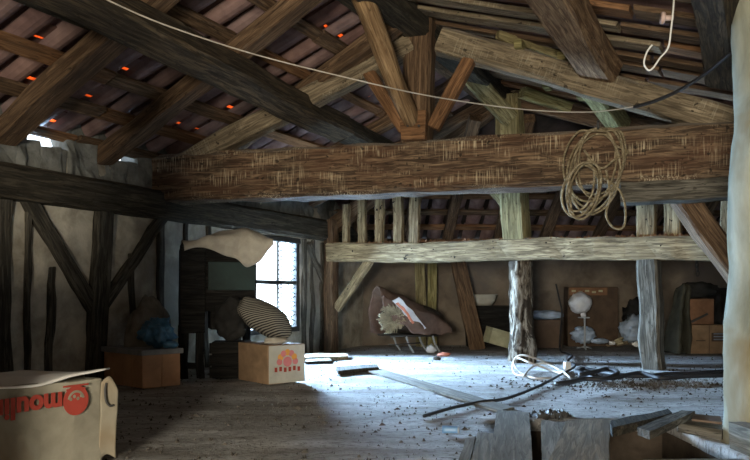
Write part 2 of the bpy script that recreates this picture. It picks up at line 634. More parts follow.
# ------------------------------------------------------------------ floor with the stairwell opening
CELL = 0.08
HX0, HX1, HY0, HY1 = 0.56, 1.36, 2.0, 3.6


def build_floor():
    nx0, nx1, ny0, ny1 = -58, 90, -48, 122
    vs, fs, idx = [], [], {}

    def vid(i, j):
        if (i, j) not in idx:
            x, y = i * CELL, j * CELL
            z = 0.010 * noise.noise((x * 1.3, y * 2.5, 0)) + 0.006 * noise.noise((x * 5, y * 7, 3))
            idx[(i, j)] = len(vs)
            vs.append((x, y, z - 0.006))
        return idx[(i, j)]
    for i in range(nx0, nx1):
        for j in range(ny0, ny1):
            x, y = (i + 0.5) * CELL, (j + 0.5) * CELL
            if HX0 < x < HX1 and HY0 < y < HY1: continue
            u, d = UD(V((x, y, 0)))
            if d < -0.2 or d > 5.5 or u < GU - 0.2: continue
            fs.append((vid(i, j), vid(i + 1, j), vid(i + 1, j + 1), vid(i, j + 1)))
    o = mesh('floor', vs, fs, M_FLOOR, None, None, True)
    tag(o, 'uneven attic floor under a thick layer of grey dust', None, None, 'structure')
    md = o.modifiers.new('thickness', 'SOLIDIFY')
    md.thickness = 0.05
    md.offset = -1
    # well below the opening
    z0, z1 = -1.6, -0.05
    a, b, c, d = (HX0, HY0), (HX1, HY0), (HX1, HY1), (HX0, HY1)
    vs = [(p[0], p[1], z) for z in (z0, z1) for p in (a, b, c, d)]
    fs = [(0, 1, 2, 3), (0, 4, 5, 1), (1, 5, 6, 2), (2, 6, 7, 3), (3, 7, 4, 0)]
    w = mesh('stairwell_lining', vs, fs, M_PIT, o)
    md = w.modifiers.new('thickness', 'SOLIDIFY')
    md.thickness = 0.03
    md.offset = -1
    return o


FLOOR = build_floor()


# ------------------------------------------------------------------ walls
def wall_grid(name, pt, a0, a1, z0, z1, mat, label, hole=None, cell=0.07, amp=0.014, thick=0.2, ztop=None, inward=1):
    na, nz = max(2, round((a1 - a0) / cell)), max(2, round((z1 - z0) / cell))
    avals = [a0 + (a1 - a0) * i / na for i in range(na + 1)]
    zv = [z0 + (z1 - z0) * i / nz for i in range(nz + 1)]
    if hole:
        for lst, k0, k1 in ((avals, hole[0], hole[1]), (zv, hole[2], hole[3])):
            for k in (k0, k1):
                j = min(range(len(lst)), key=lambda q: abs(lst[q] - k))
                lst[j] = k
    vs, fs = [], []
    for a in avals:
        zt = ztop(a) if ztop else z1
        for z in zv:
            zz = z0 + (z - z0) * (zt - z0) / (z1 - z0)
            vs.append(pt(a, amp * (noise.noise((a * 3, zz * 3, 1)) + 0.5 * noise.noise((a * 9, zz * 9, 4))), zz))
    m = nz + 1
    for i in range(na):
        for j in range(nz):
            if hole:
                ca, cz = (avals[i] + avals[i + 1]) / 2, (zv[j] + zv[j + 1]) / 2
                if hole[0] < ca < hole[1] and hole[2] < cz < hole[3]: continue
            fs.append((i * m + j, (i + 1) * m + j, (i + 1) * m + j + 1, i * m + j + 1))
    o = mesh(name, vs, fs, mat, None, None, True)
    md = o.modifiers.new('thickness', 'SOLIDIFY')
    md.thickness = thick
    md.offset = inward
    tag(o, label, None, None, 'structure')
    return o


UB = 0.95
WL = wall_grid('wall_left', lambda a, n, z: L(a, n, z), GU, UB, -0.05, 1.47, M_PLASTER, 'dim half-timbered eave wall with clay infill', (WU0, WU1, WZ0, WZ1), inward=-1)
BW0, BW1 = V((-0.35, 8.75, 0)), V((7.2, 9.0, 0))
bdir = (BW1 - BW0).normalized()
bnor = V((bdir.y, -bdir.x, 0))


HZ, HS = 1.20, 0.52


def back_top(a):
    p = BW0 + bdir * a
    d = UD(p)[1]
    return max(0.9, min(zL(d), zR(d), HZ) + 0.03)


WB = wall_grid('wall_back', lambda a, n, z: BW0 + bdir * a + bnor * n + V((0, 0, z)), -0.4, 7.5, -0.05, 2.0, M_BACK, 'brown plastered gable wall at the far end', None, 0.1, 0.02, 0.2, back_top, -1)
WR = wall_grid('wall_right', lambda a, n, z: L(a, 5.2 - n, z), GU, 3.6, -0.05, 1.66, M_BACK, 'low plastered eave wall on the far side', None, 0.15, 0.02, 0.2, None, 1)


def gable_top(a):
    return min(zL(a), zR(a)) + 0.05


WF = wall_grid('wall_front', lambda a, n, z: L(GU + n, a, z), -0.2, 5.3, -0.05, 2.0, M_BACK, 'plastered gable wall with an added hatch for the warm fill lamp', (ADDED_HATCH[0], ADDED_HATCH[1], ADDED_HATCH[2], ADDED_HATCH[3] * 1.12), 0.1, 0.015, 0.2, gable_top, 1)


WP = wall_grid('wall_added_shade', lambda a, n, z: L(-5.75 + n, a, z), 0.0, 2.13, -0.02, 1.5, M_PLASTER, 'added unseen low wall with a taller end, shading the left side', None, 0.07, 0.012, 0.1, lambda a: 1.55 if a > 1.75 else 0.80, 1)  # out of view; added to cast shade on the left side


# timber frame of the left wall
def on_wall(px, py, off=0.0):
    u, z = wall_uz(px, py)
    return L(u, off, z)


def stud(px0, py0, px1, py1, w, mat=M_STUD, proud=0.03, seg=8, name='stud', wob=0.02):
    return beam(name, on_wall(px0, py0, proud - 0.06), on_wall(px1, py1, proud - 0.06), w, 0.12, mat, WL, up=EN, seg=seg, jit=0.012, wob=wob)


plate = beam('wall_plate', L(GU + 0.1, 0.0, 1.255), L(UB - 0.05, 0.0, 1.245), 0.24, 0.205, M_DARK, WL, seg=40, jit=0.014, wob=0.02)
stud(3, 200, 3, 402, 0.09)
stud(28, 196, 25, 398, 0.035, wob=0.03)
stud(22, 192, 92, 310, 0.105, proud=0.045)
stud(103, 200, 92, 384, 0.15, proud=0.05)
stud(168, 208, 96, 312, 0.085, proud=0.045)
stud(52, 268, 47, 392, 0.06, proud=0.02)
stud(131, 255, 131, 380, 0.06, proud=0.02)
stud(160, 212, 158, 374, 0.07)
stud(186, 212, 184, 370, 0.045, proud=0.02)
stud(207, 215, 206, 368, 0.05, proud=0.02)
stud(236, 222, 236, 364, 0.08)
stud(303, 239, 303, 353, 0.07, M_GREY)
stud(312, 241, 311, 353, 0.06, M_GREY, 0.02)
stud(322, 243, 321, 352, 0.07, M_GREY, 0.02)
stud(306, 243, 322, 282, 0.06, M_GREY, 0.045)

# rubble between plate and tiles; left open where the daylight slits show
slits = [(wall_uz(23, 148)[0], wall_uz(66, 155)[0]), (wall_uz(111, 160)[0], wall_uz(137, 166)[0])]
ua = -5.6
for s0, s1 in slits + [(UB - 0.1, None)]:
    while ua < s0 - 1e-3:
        ln = min(rnd.uniform(0.24, 0.5), s0 - ua)
        top = 1.71
        box('rubble_stone', (ln + 0.01, 0.17, top - 1.35), basis(L(ua + ln / 2, -0.07 + rnd.uniform(-0.012, 0.012), (top + 1.35) / 2), EU), M_STONE, WL, 0.012, 0.03, 4)
        ua += ln
    while s1 is not None and ua < s1 - 1e-3:
        ln = min(rnd.uniform(0.10, 0.17), s1 - ua)
        top = 1.535 + rnd.uniform(-0.014, 0.014)
        box('rubble_stone', (ln + 0.01, 0.17, top - 1.35), basis(L(ua + ln / 2, -0.07, (top + 1.35) / 2), EU), M_STONE, WL, 0.012, 0.02, 3)
        ua += ln
ua = GU + 0.2
box('eave_infill', (-5.6 - ua, 0.15, 0.30), basis(L((ua - 5.6) / 2, -0.05, 1.50), EU), M_STONE, WL, 0.01)

# window in the left wall


def build_window():
    w = empty('window_1', L((WU0 + WU1) / 2, 0, WZ0), 'unglazed window opening with dark frame and wire netting', 'window')
    del w['category']
    w['kind'] = 'structure'
    t = 0.04
    off = -0.02
    beam('window_frame', L(WU0 - 0.02, off, WZ1 - 0.015), L(WU1 + 0.02, off, WZ1 - 0.015), 0.06, 0.05, M_IRON, w, seg=4, wob=0)
    beam('window_frame', L(WU0, off, WZ0 + 0.01), L(WU1, off, WZ0 + 0.01), 0.06, 0.05, M_IRON, w, seg=4, wob=0)
    beam('window_frame', L(WU1 - 0.02, off, WZ0), L(WU1 - 0.02, off, WZ1), 0.06, 0.05, M_IRON, w, up=EN, seg=4, wob=0)
    beam('window_frame', L(WU0 + 0.02, off, WZ0), L(WU0 + 0.02, off, WZ1), 0.06, 0.05, M_IRON, w, up=EN, seg=4, wob=0)
    zm = 0.70
    beam('crossbar', L(WU0, off, zm), L(WU1, off, zm), 0.035, 0.035, M_IRON, w, seg=4, wob=0)
    um = WU0 + (WU1 - WU0) * 0.60
    beam('mullion', L(um, off, WZ0), L(um, off, WZ1), 0.018, 0.018, M_IRON, w, up=EN, seg=4, wob=0)
    vs, fs = [], []
    s = 0.062
    n = int((WU1 - um) / s) + 1
    for k in range(n):
        pts = []
        z = WZ0 + 0.02
        q = 0
        while z < WZ1 - 0.02:
            sgn = 1 if (q // 2 + k) % 2 else -1
            uu = min(um + (k + 0.5) * s + sgn * s * 0.5, WU1 - 0.01)
            pts.append(L(uu, off + 0.002 * noise.noise((k, z * 9, 0)), z))
            z += 0.022
            q += 1
        v, f = tube_geo(pts, 0.0055, 4)
        b = len(vs)
        vs += v
        fs += [tuple(a + b for a in g) for g in f]
    o = mesh('wire_netting', vs, fs, M_IRON, w)
    o['kind'] = 'stuff'
    return w


build_window()

# ------------------------------------------------------------------ roof
TP = 0.205
ROW = 0.30


def tile_mesh(name, w0, w1, ln, sag, up, mat, holes=None, th=0.012, n=7):
    vs, fs = [], []
    spans = [(0, ln)] if not holes else holes
    for (x0, x1) in spans:
        b = len(vs)
        for x in (x0, x1):
            w = w0 + (w1 - w0) * x / ln
            for k in range(n):
                a = -1 + 2 * k / (n - 1)
                y = a * w / 2
                z = sag * (a * a) if not up else sag * (1 - a * a)
                vs.append((x, y, z))
                vs.append((x, y * (0.93 if not up else 1.0), z + th))
        m = 2 * n
        for k in range(n - 1):
            lo, hi = b + 2 * k, b + 2 * k + 1
            fs.append((lo, lo + 2, lo + 2 + m, lo + m))
            fs.append((hi, hi + m, hi + 2 + m, hi + 2))
            fs.append((lo, hi, hi + 2, lo + 2))
            fs.append((lo + m, lo + m + 2, hi + m + 2, hi + m))
        for k in (0, n - 1):
            lo, hi = b + 2 * k, b + 2 * k + 1
            fs.append((lo, lo + m, hi + m, hi))
    me = bpy.data.meshes.new(name)
    me.from_pydata(vs, [], fs)
    me.update()
    me.materials.append(mat)
    return me


ME_CH = tile_mesh('channel_tile', 0.150, 0.172, ROW + 0.06, 0.045, False, M_TILE)
ME_CV = tile_mesh('cover_tile', 0.165, 0.13, ROW + 0.05, 0.05, True, M_COVER)


def slope_matrix(side, u, d, off):
    if side == 'L':
        t = (EN + V((0, 0, SL))).normalized()
        n = (V((0, 0, 1)) - EN * SL).normalized()
        p = L(u, d, zL(d))
    else:
        t = (EN * -1 + V((0, 0, SR))).normalized()      # up the slope
        n = (V((0, 0, 1)) + EN * SR).normalized()
        p = L(u, d, zR(d))
    y = n.cross(t)
    p = p + n * off
    return M(((t.x, y.x, n.x, p.x), (t.y, y.y, n.y, p.y), (t.z, y.z, n.z, p.z), (0, 0, 0, 1)))


def roof_side(side, u0, u1, glows, label):
    fn = on_left if side == 'L' else on_right
    # glow spots -> (column, row)
    cells, brk = set(), {}
    for (px, py) in glows:
        p = fn(px, py, 0.055)
        u, d = UD(p)
        col = round((u - u0) / TP - 1.0)
        if side == 'L': row = int((d + 0.04) // ROW)
        else: row = int((5.05 - d) // ROW)
        dr = -0.04 + row * ROW if side == 'L' else 5.05 - row * ROW
        x = abs(d - dr) * 1.08
        if side == 'L' and x > 0.22:
            row, x = row + 1, 0.085
        if (col, row) in cells: continue
        cells.add((col, row))
        brk[(col, row)] = max(0.085, min(0.14, x))
    # deck added to keep sky light out, open above the orange glow chips
    vs, fs, idx = [], [], {}
    hs = []
    for (c, r) in cells:
        uc = u0 + (c + 1.0) * TP
        dc = (-0.04 + r * ROW + brk[(c, r)]) if side == 'L' else (5.05 - r * ROW - brk[(c, r)])
        hs.append((uc, dc))
    DC = 0.1
    nu0, nu1 = round((GU - 0.2) / DC), round(4.6 / DC) if side == 'R' else round((UB + 1.6) / DC)
    d0, d1 = (-0.04, DR) if side == 'L' else (DR, 5.3)
    nd_ = round((d1 - d0) / DC)

    def vid(i, j):
        if (i, j) not in idx:
            u, d = i * DC, d0 + (d1 - d0) * j / nd_
            idx[(i, j)] = len(vs)
            vs.append(L(u, d, (zL(d) if side == 'L' else zR(d)) + 0.17))
        return idx[(i, j)]
    for i in range(nu0, nu1):
        for j in range(nd_):
            uu, dd = (i + 0.5) * DC, d0 + (d1 - d0) * (j + 0.5) / nd_
            if any(abs(uu - a) < 0.13 and abs(dd - b) < 0.13 for a, b in hs): continue
            fs.append((vid(i, j), vid(i + 1, j), vid(i + 1, j + 1), vid(i, j + 1)))
    root = mesh('ceiling', vs, fs, M_DECK)
    md = root.modifiers.new('thickness', 'SOLIDIFY')
    md.thickness = 0.02
    tag(root, label, None, None, 'structure')
    ncol = int((u1 - u0) / TP)
    nrow = int((DR + 0.04) / ROW) + 1 if side == 'L' else int((5.05 - DR) / ROW) + 1
    for c in range(ncol):
        for r in range(nrow):
            dd = -0.04 + r * ROW if side == 'L' else 5.05 - r * ROW
            if side == 'R' and dd > 4.6: continue
            uc = u0 + (c + 0.5) * TP + rnd.uniform(-0.008, 0.008)
            mw = slope_matrix(side, uc, dd, 0.006 + rnd.uniform(0, 0.008)) @ M.Rotation(rnd.uniform(-0.03, 0.03), 4, 'Z') @ M.Rotation(0.03, 4, 'Y')
            inst('roof_tile', ME_CH, root, mw)
            us = u0 + (c + 1.0) * TP
            mw = slope_matrix(side, us, dd, 0.045) @ M.Rotation(rnd.uniform(-0.03, 0.03), 4, 'Z') @ M.Rotation(0.03, 4, 'Y')
            if (c, r) in cells:
                x0 = brk[(c, r)]
                q = rnd.uniform(0.007, 0.015)
                g = 0.055
                inst('broken_tile', tile_mesh('broken_tile', 0.165, 0.13, ROW + 0.05, 0.05, True, M_COVER, [(0.0, x0 - g), (x0 + g, ROW + 0.05)]), root, mw)
                for (nm, xa, xb, mt) in (('gap_filler', x0 - g - 0.06, x0 - q, M_COVER), ('glow_chip', x0 - q, x0 + q, M_CHIP), ('gap_filler', x0 + q, x0 + g + 0.06, M_COVER)):  # opaque fillers narrow the gap; the orange chip imitates leaking light
                    mesh(nm, [(x, y, z) for z in (0.008, 0.016) for (x, y) in ((xa, -0.032), (xb, -0.032), (xb, 0.032), (xa, 0.032))],
                         [(0, 3, 2, 1), (4, 5, 6, 7), (0, 1, 5, 4), (1, 2, 6, 5), (2, 3, 7, 6), (3, 0, 4, 7)], mt, root, mw)
            else:
                inst('cover_tile', ME_CV, root, mw)
    return root


GL = [(40, 52), (16, 82), (118, 73), (80, 103), (48, 128), (208, 113), (157, 130), (178, 137), (275, 5), (314, 33), (330, 45), (366, 15), (310, 81), (352, 106)]
GR = [(549, 20), (609, 36)]
RL = roof_side('L', -5.0, UB, GL, 'underside of the roof slope rising from the half-timbered wall')
RR = roof_side('R', -4.6, UB + 0.3, GR, 'underside of the roof slope falling away from the ridge')

NL = (V((0, 0, 1)) - EN * SL).normalized()
NR = (V((0, 0, 1)) + EN * SR).normalized()
# battens along the left slope
for r in range(8):
    dd = -0.02 + r * ROW
    if dd > DR - 0.05: break
    u = -5.0
    while u < UB:
        ln = rnd.uniform(1.3, 2.2)
        e = min(u + ln, UB)
        jj = rnd.uniform(-0.012, 0.012)
        beam('batten', L(u, dd + 0.02 + jj, zL(dd + 0.02)) - NL * 0.02, L(e - 0.02, dd + 0.02 - jj, zL(dd + 0.02)) - NL * 0.02, rnd.uniform(0.07, 0.11), 0.028, rnd.choice([M_BROWN, M_BROWN, M_DARK, M_ORANGE]), RL, up=NL, seg=3, jit=0.004, wob=0.006)
        u = e
# common rafters of the left slope
RO = -0.095


def rafter_left(px0, py0, px1, py1, w, mat, h=0.11, ext0=0.0, ext1=0.0):
    a, b = on_left(px0, py0, RO), on_left(px1, py1, RO)
    ua, ub = UD(a), UD(b)
    k = (ub[0] - ua[0]) / (ub[1] - ua[1])
    d0, d1 = ext0 if ext0 is not None else ua[1], ext1 if ext1 else ub[1]
    f = lambda d: L(ua[0] + k * (d - ua[1]), d, zL(d) + RO)
    return beam('rafter', f(d0), f(d1), w, h, mat, RL, up=NL, seg=10, jit=0.01, wob=0.02)


rafter_left(14, 125, 110, 38, 0.17, M_BROWN, ext0=-0.02, ext1=1.97)
rafter_left(108, 155, 195, 85, 0.14, M_BROWN, ext0=-0.02, ext1=1.97)
rafter_left(300, 96, 372, 42, 0.13, M_BROWN, ext0=-0.02, ext1=1.97)
for uu in (-1.15, -0.35, 0.45):
    beam('rafter', L(uu, -0.02, zL(0) + RO), L(uu, 1.97, zL(1.97) + RO), 0.13, 0.10, M_BROWN, RL, up=NL, seg=8, jit=0.01, wob=0.02)
# purlins of the left slope
pa = on_left(72, -8, -0.24)
pb = on_left(300, 108, -0.24)
dirp = (pb - pa)
beam('purlin', pa - dirp * 0.9, pb + dirp * 0.32, 0.185, 0.17, M_PURLIN, RL, up=NL, seg=20, jit=0.014, wob=0.03)
beam('purlin', pb + dirp * 0.32, pb + dirp * 1.15, 0.16, 0.16, M_DARK, RL, up=NL, seg=8, jit=0.012, wob=0.03)
# ridge beam
beam('ridge_beam', L(GU + 0.1, DR, ZRG - 0.09), L(UB - 0.1, DR, ZRG - 0.09), 0.17, 0.16, M_DARK, RL, seg=24, jit=0.012, wob=0.02)

# hipped end over the back wall
def hip(a, b, off=0.0):
    p = BW0 + bdir * a + bnor * b
    return V((p.x, p.y, HZ + HS * b + off))


def hip_ok(a, b, m=0.0):
    d = UD(hip(a, b))[1]
    return HZ + HS * b < min(zL(d), zR(d)) + m


NH = (V((0, 0, 1)) - bnor * HS).normalized()
vs, fs, idx = [], [], {}
for i in range(-6, 74):
    for j in range(-3, 30):
        if not hip_ok((i + 0.5) * 0.1, (j + 0.5) * 0.1, 0.15): continue
        f = []
        for (ii, jj) in ((i, j), (i + 1, j), (i + 1, j + 1), (i, j + 1)):
            if (ii, jj) not in idx:
                idx[(ii, jj)] = len(vs)
                vs.append(hip(ii * 0.1, jj * 0.1, 0.15))
            f.append(idx[(ii, jj)])
        fs.append(tuple(f))
RH = mesh('ceiling', vs, fs, M_DECK)
tag(RH, 'underside of the hipped roof end above the back wall', None, None, 'structure')
md = RH.modifiers.new('thickness', 'SOLIDIFY')
md.thickness = 0.02
th_ = (bnor + V((0, 0, HS))).normalized()
yh = NH.cross(th_)
for i in range(-2, 24):
    for j in range(4):
        a, b = i * TP, -0.05 + j * ROW * 0.9
        if not hip_ok(a, b + 0.3, 0.0): continue
        p = hip(a + rnd.uniform(-0.006, 0.006), b) + NH * 0.006
        inst('roof_tile', ME_CH, RH, M(((th_.x, yh.x, NH.x, p.x), (th_.y, yh.y, NH.y, p.y), (th_.z, yh.z, NH.z, p.z), (0, 0, 0, 1))))
for j in range(6):
    b = 0.02 + j * ROW * 0.9
    a0, a1 = -0.2, 6.8
    while a0 < a1 and not hip_ok(a0, b, -0.02): a0 += 0.1
    while a1 > a0 and not hip_ok(a1, b, -0.02): a1 -= 0.1
    if a1 - a0 > 0.4:
        beam('batten', hip(a0, b) - NH * 0.02, hip(a1, b) - NH * 0.02, 0.08, 0.028, M_ORANGE if j % 2 else M_BROWN, RH, up=NH, seg=8, jit=0.004, wob=0.01)
for i in range(10):
    a = 0.1 + 0.55 * i + rnd.uniform(-0.05, 0.05)
    b1 = 0.0
    while b1 < 2.2 and hip_ok(a, b1 + 0.1, -0.1): b1 += 0.1
    if b1 > 0.4:
        beam('rafter', hip(a, -0.02) - NH * 0.09, hip(a + rnd.uniform(-0.1, 0.1), b1) - NH * 0.09, 0.11, 0.09, rnd.choice([M_BROWN, M_ORANGE]), RH, up=NH, seg=6, jit=0.01, wob=0.02)

# right slope: boards running down the slope, purlins below
u = -4.6
k = 0
while u < UB:
    w = rnd.uniform(0.10, 0.20)
    uj = rnd.uniform(-0.03, 0.03)
    d0 = DR + 0.05
    mt = rnd.choice([M_BROWN, M_BROWN, M_ORANGE, M_OAKP])
    dm = 3.25 + rnd.uniform(-0.2, 0.3)
    beam('roof_board', L(u, d0, zR(d0)) - NR * 0.018, L(u + uj, dm - 0.01, zR(dm)) - NR * 0.018, w, 0.026, mt, RR, up=NR, seg=4, jit=0.005, wob=0.008)
    beam('roof_board', L(u + uj, dm + 0.01, zR(dm)) - NR * 0.018, L(u, 5.1, zR(5.1)) - NR * 0.018, w, 0.026, rnd.choice([M_BROWN, M_ORANGE, M_BROWN]), RR, up=NR, seg=4, jit=0.005, wob=0.008)
    u += w + rnd.uniform(0.13, 0.27)


def trussD(px):
    k = (px - 375.0) / FPX
    s = (5.593 * k + 1.655) / (3.74 + 1.19 * k)
    return 5.593 - 1.19 * s


def T(px, py, off=0.0):
    return P(px, py, trussD(px) + off)


up_, dp_ = UD(T(600, 84, 0.1))
PUO = 0.125
beam('purlin', L(up_ - 0.02, 3.15, zR(3.15) - PUO), L(GU + 0.1, 3.15, zR(3.15) - PUO), 0.22, 0.15, M_HEWN, RR, up=NR, seg=16, jit=0.016, wob=0.03)
beam('purlin', L(up_ + 0.03, 3.02, zR(3.02) - PUO - 0.03), L(UB - 0.1, 3.02, zR(3.02) - PUO - 0.03), 0.16, 0.14, M_YELLOW, RR, up=NR, seg=10, jit=0.012, wob=0.03)
beam('purlin', L(up_ - 0.35, 3.82, zR(3.82) - PUO), L(GU + 0.1, 3.82, zR(3.82) - PUO), 0.15, 0.14, M_PURLIN, RR, up=NR, seg=16, jit=0.012, wob=0.03)
# pale rafter beyond the truss
ra, rb = on_right(522, 92, -0.09), on_right(660, 139, -0.09)
beam('rafter', ra, rb, 0.10, 0.09, M_YELLOW, RR, up=NR, seg=8, jit=0.008, wob=0.02)
ra, rb = on_right(498, 34, -0.045), on_right(590, 66, -0.045)
beam('rafter', ra, rb, 0.05, 0.05, M_GREEN, RR, up=NR, seg=8, jit=0.006, wob=0.02)

# ------------------------------------------------------------------ first truss
TR = empty('roof_truss', (T(440, 170).x, T(440, 170).y, 1.25), 'massive oak roof truss with king post and a coil of cord on its tie beam', 'roof truss')
tn = V((0.303, 0.953, 0))
dpt = 0.27
cL, cR = T(142, 179.5), T(752, 148)
beam('tie_beam', cL + tn * dpt / 2, cR + tn * dpt / 2, dpt, 0.34, M_OAK, TR, seg=34, jit=0.018, cham=0.1, wob=0.022)
beam('bolster', T(621, 192, 0.02) + tn * 0.10, T(752, 186, 0.02) + tn * 0.10, 0.22, 0.125, M_GREY, TR, seg=10, jit=0.008, cham=0.06, wob=0.01)
beam('principal_rafter', T(180, 167, 0.10), T(412, 44, 0.08), 0.15, 0.145, M_OAKP, TR, seg=14, jit=0.012, wob=0.02)
beam('principal_rafter', T(440, 41, 0.08), T(748, 128, 0.10), 0.16, 0.16, M_OAKP, TR, seg=16, jit=0.012, wob=0.02)
beam('king_post', T(417, 143, 0.10), T(421, 8, 0.10), 0.19, 0.17, M_BROWN, TR, up=tn, seg=10, jit=0.012, wob=0.01)
box('king_post_foot', (0.165, 0.07, 0.19), basis(T(414, 126, -0.035) + V((0, 0, 0.0)), (0.953, -0.303)), M_ORANGE, TR, 0.012, 0.01, 2)
for dx in (-6, 5):
    q = T(414 + dx, 126, -0.072)
    tube('peg', [q, q - tn * 0.012], 0.008, M_IRON, TR, sides=8, sm=False)
beam('strut', T(405, 130, 0.05), T(369, 73, 0.05), 0.085, 0.08, M_ORANGE, TR, up=tn, seg=5, jit=0.006, wob=0.008)
beam('strut', T(433, 128, 0.05), T(472, 55, 0.05), 0.085, 0.08, M_ORANGE, TR, up=tn, seg=5, jit=0.006, wob=0.008)
kf = T(412, 124, -0.02)
ktop = L(UD(kf)[0] - 0.62, DR - 0.06, ZRG - 0.13)
log('ridge_brace', kf, ktop, 0.058, 0.07, M_POLE, TR, amp=0.008, wob=0.012)
beam('corner_brace', T(668, 178, 0.30), P(772, 322, 4.55), 0.13, 0.20, M_BROWN, TR, up=(0.2, 1, 0), seg=8, jit=0.008, wob=0.015)
for (px, py) in ((547, 86), (581, 96), (520, 46), (563, 58)):
    q = on_right(px, py, -0.09)
    box('packing_block', (0.05, 0.12, 0.05), basis(q, EN), M_YELLOW, TR, 0.004)

# ------------------------------------------------------------------ second truss with low rail and posts
RA, RB = P(332, 252, 7.7), P(650, 248, 5.95)
RA.z, RB.z = 1.01, 0.955
rdir = (RB - RA)
rn = V((-rdir.y, rdir.x, 0)).normalized()


def railD(px):
    k = (px - 375.0) / FPX
    # RA.x + t*rx = k*(RA.y + t*ry)
    t = (k * RA.y - RA.x) / (rdir.x - k * rdir.y)
    return RA.y + t * rdir.y


def R(px, py, off=0.0):
    return P(px, py, railD(px) + off)


RF = empty('timber_partition', (R(520, 300).x, R(520, 300).y, 0), 'pale low timber rail on worn posts crossing the attic', 'partition frame')
rend = R(728, 247)
rend.z = 0.945
beam('rail', RA + rn * 0.09 - rdir.normalized() * 0.08, rend + rn * 0.09, 0.18, 0.185, M_RAIL, RF, seg=30, jit=0.014, cham=0.08, wob=0.02)
q = R(523, 250, 0.1)
log('post', (q.x, q.y, -0.02), (q.x - 0.02, q.y, 0.88), 0.118, 0.098, M_BARK, RF, amp=0.042, wob=0.03, seg=26, sides=20)
q = R(651, 250, 0.1)
beam('post', (q.x + 0.02, q.y, -0.02), (q.x - 0.02, q.y, 0.87), 0.16, 0.17, M_GREY, RF, up=rn, seg=10, jit=0.012, wob=0.015)
q = R(331, 250, 0.1)
beam('post', (q.x, q.y, -0.02), (q.x, q.y, 1.35), 0.12, 0.12, M_BROWN, RF, up=rn, seg=10, jit=0.012, wob=0.015)
beam('king_post', R(517, 243, 0.10), R(508, 96, 0.12), 0.22, 0.16, M_GREEN, RF, up=rn, seg=12, jit=0.012, wob=0.012)
beam('ridge_brace', P(464, 70, 6.05), P(509, 118, 6.62), 0.15, 0.09, M_GREEN, RF, up=(-0.6, 0.4, 0.6), seg=8, jit=0.008, wob=0.01)
beam('head_brace', R(494, 192, 0.1), R(511, 212, 0.1), 0.07, 0.07, M_GREEN, RF, up=rn, seg=3)
for (px, w, t) in ((346.5, 0.07, 205), (362.5, 0.09, 196), (379.5, 0.09, 180), (398.5, 0.10, 172), (414.5, 0.105, 168)):
    beam('upright', R(px, 244, 0.08), R(px + rnd.uniform(-1, 1), t, 0.08), w, 0.05, M_RAIL, RF, up=rn, seg=6, jit=0.006, wob=0.012)
for (px, w) in ((646, 0.145), (673, 0.125), (732, 0.15)):
    beam('upright', R(px, 240, 0.10), R(px + rnd.uniform(-1, 1), 150, 0.10), w, 0.07, M_RAIL, RF, up=rn, seg=6, jit=0.008, wob=0.012)
beam('foot_brace', R(337, 309, 0.10), R(371, 258, 0.10), 0.085, 0.06, M_RAIL, RF, up=rn, seg=6, jit=0.006, wob=0.008)
beam('principal_rafter', R(322, 234, 0.22), R(500, 100, 0.22), 0.14, 0.15, M_BROWN, RF, seg=12, jit=0.012, wob=0.02)
beam('principal_rafter', R(516, 100, 0.22), L(UD(R(700, 200))[0], 4.6, zR(4.6) - 0.2), 0.14, 0.15, M_BROWN, RF, seg=12, jit=0.012, wob=0.02)
# tile crumbs lying along the rail
vs, fs = [], []
for k in range(420):
    t = rnd.random() ** 0.8
    p = (RA + rn * 0.09) * (1 - t) + (rend + rn * 0.09) * t + rn * rnd.uniform(-0.07, 0.07)
    s = rnd.uniform(0.008, 0.026)
    z = p.z + 0.0925 + 0.004
    b = len(vs)
    for a in range(4):
        an = a * math.pi / 2 + rnd.random()
        vs.append((p.x + math.cos(an) * s, p.y + math.sin(an) * s, z - 0.008))
    vs.append((p.x, p.y, z + s * rnd.uniform(0.4, 1.0)))
    fs += [(b, b + 1, b + 4), (b + 1, b + 2, b + 4), (b + 2, b + 3, b + 4), (b + 3, b, b + 4), (b, b + 3, b + 2, b + 1)]
cr = mesh('tile_crumbs', vs, fs, M_COATR)
tag(cr, 'reddish tile crumbs scattered along the low pale rail', 'crumbs', None, 'stuff')

# ------------------------------------------------------------------ pale post at the right edge
tp = empty('limewashed_post', (1.60, 3.05, 0), 'thick pale limewashed post beside the stairwell opening', 'post')
log('trunk', (1.575, 3.05, -0.02), (1.63, 3.05, 1.80), 0.165, 0.168, M_TRUNK, tp, seg=30, sides=22, amp=0.02, wob=0.03)
q = V((1.425, 2.96, 0.83))

# ------------------------------------------------------------------ floor clutter in front: loose planks round the stairwell
PLANKS = []


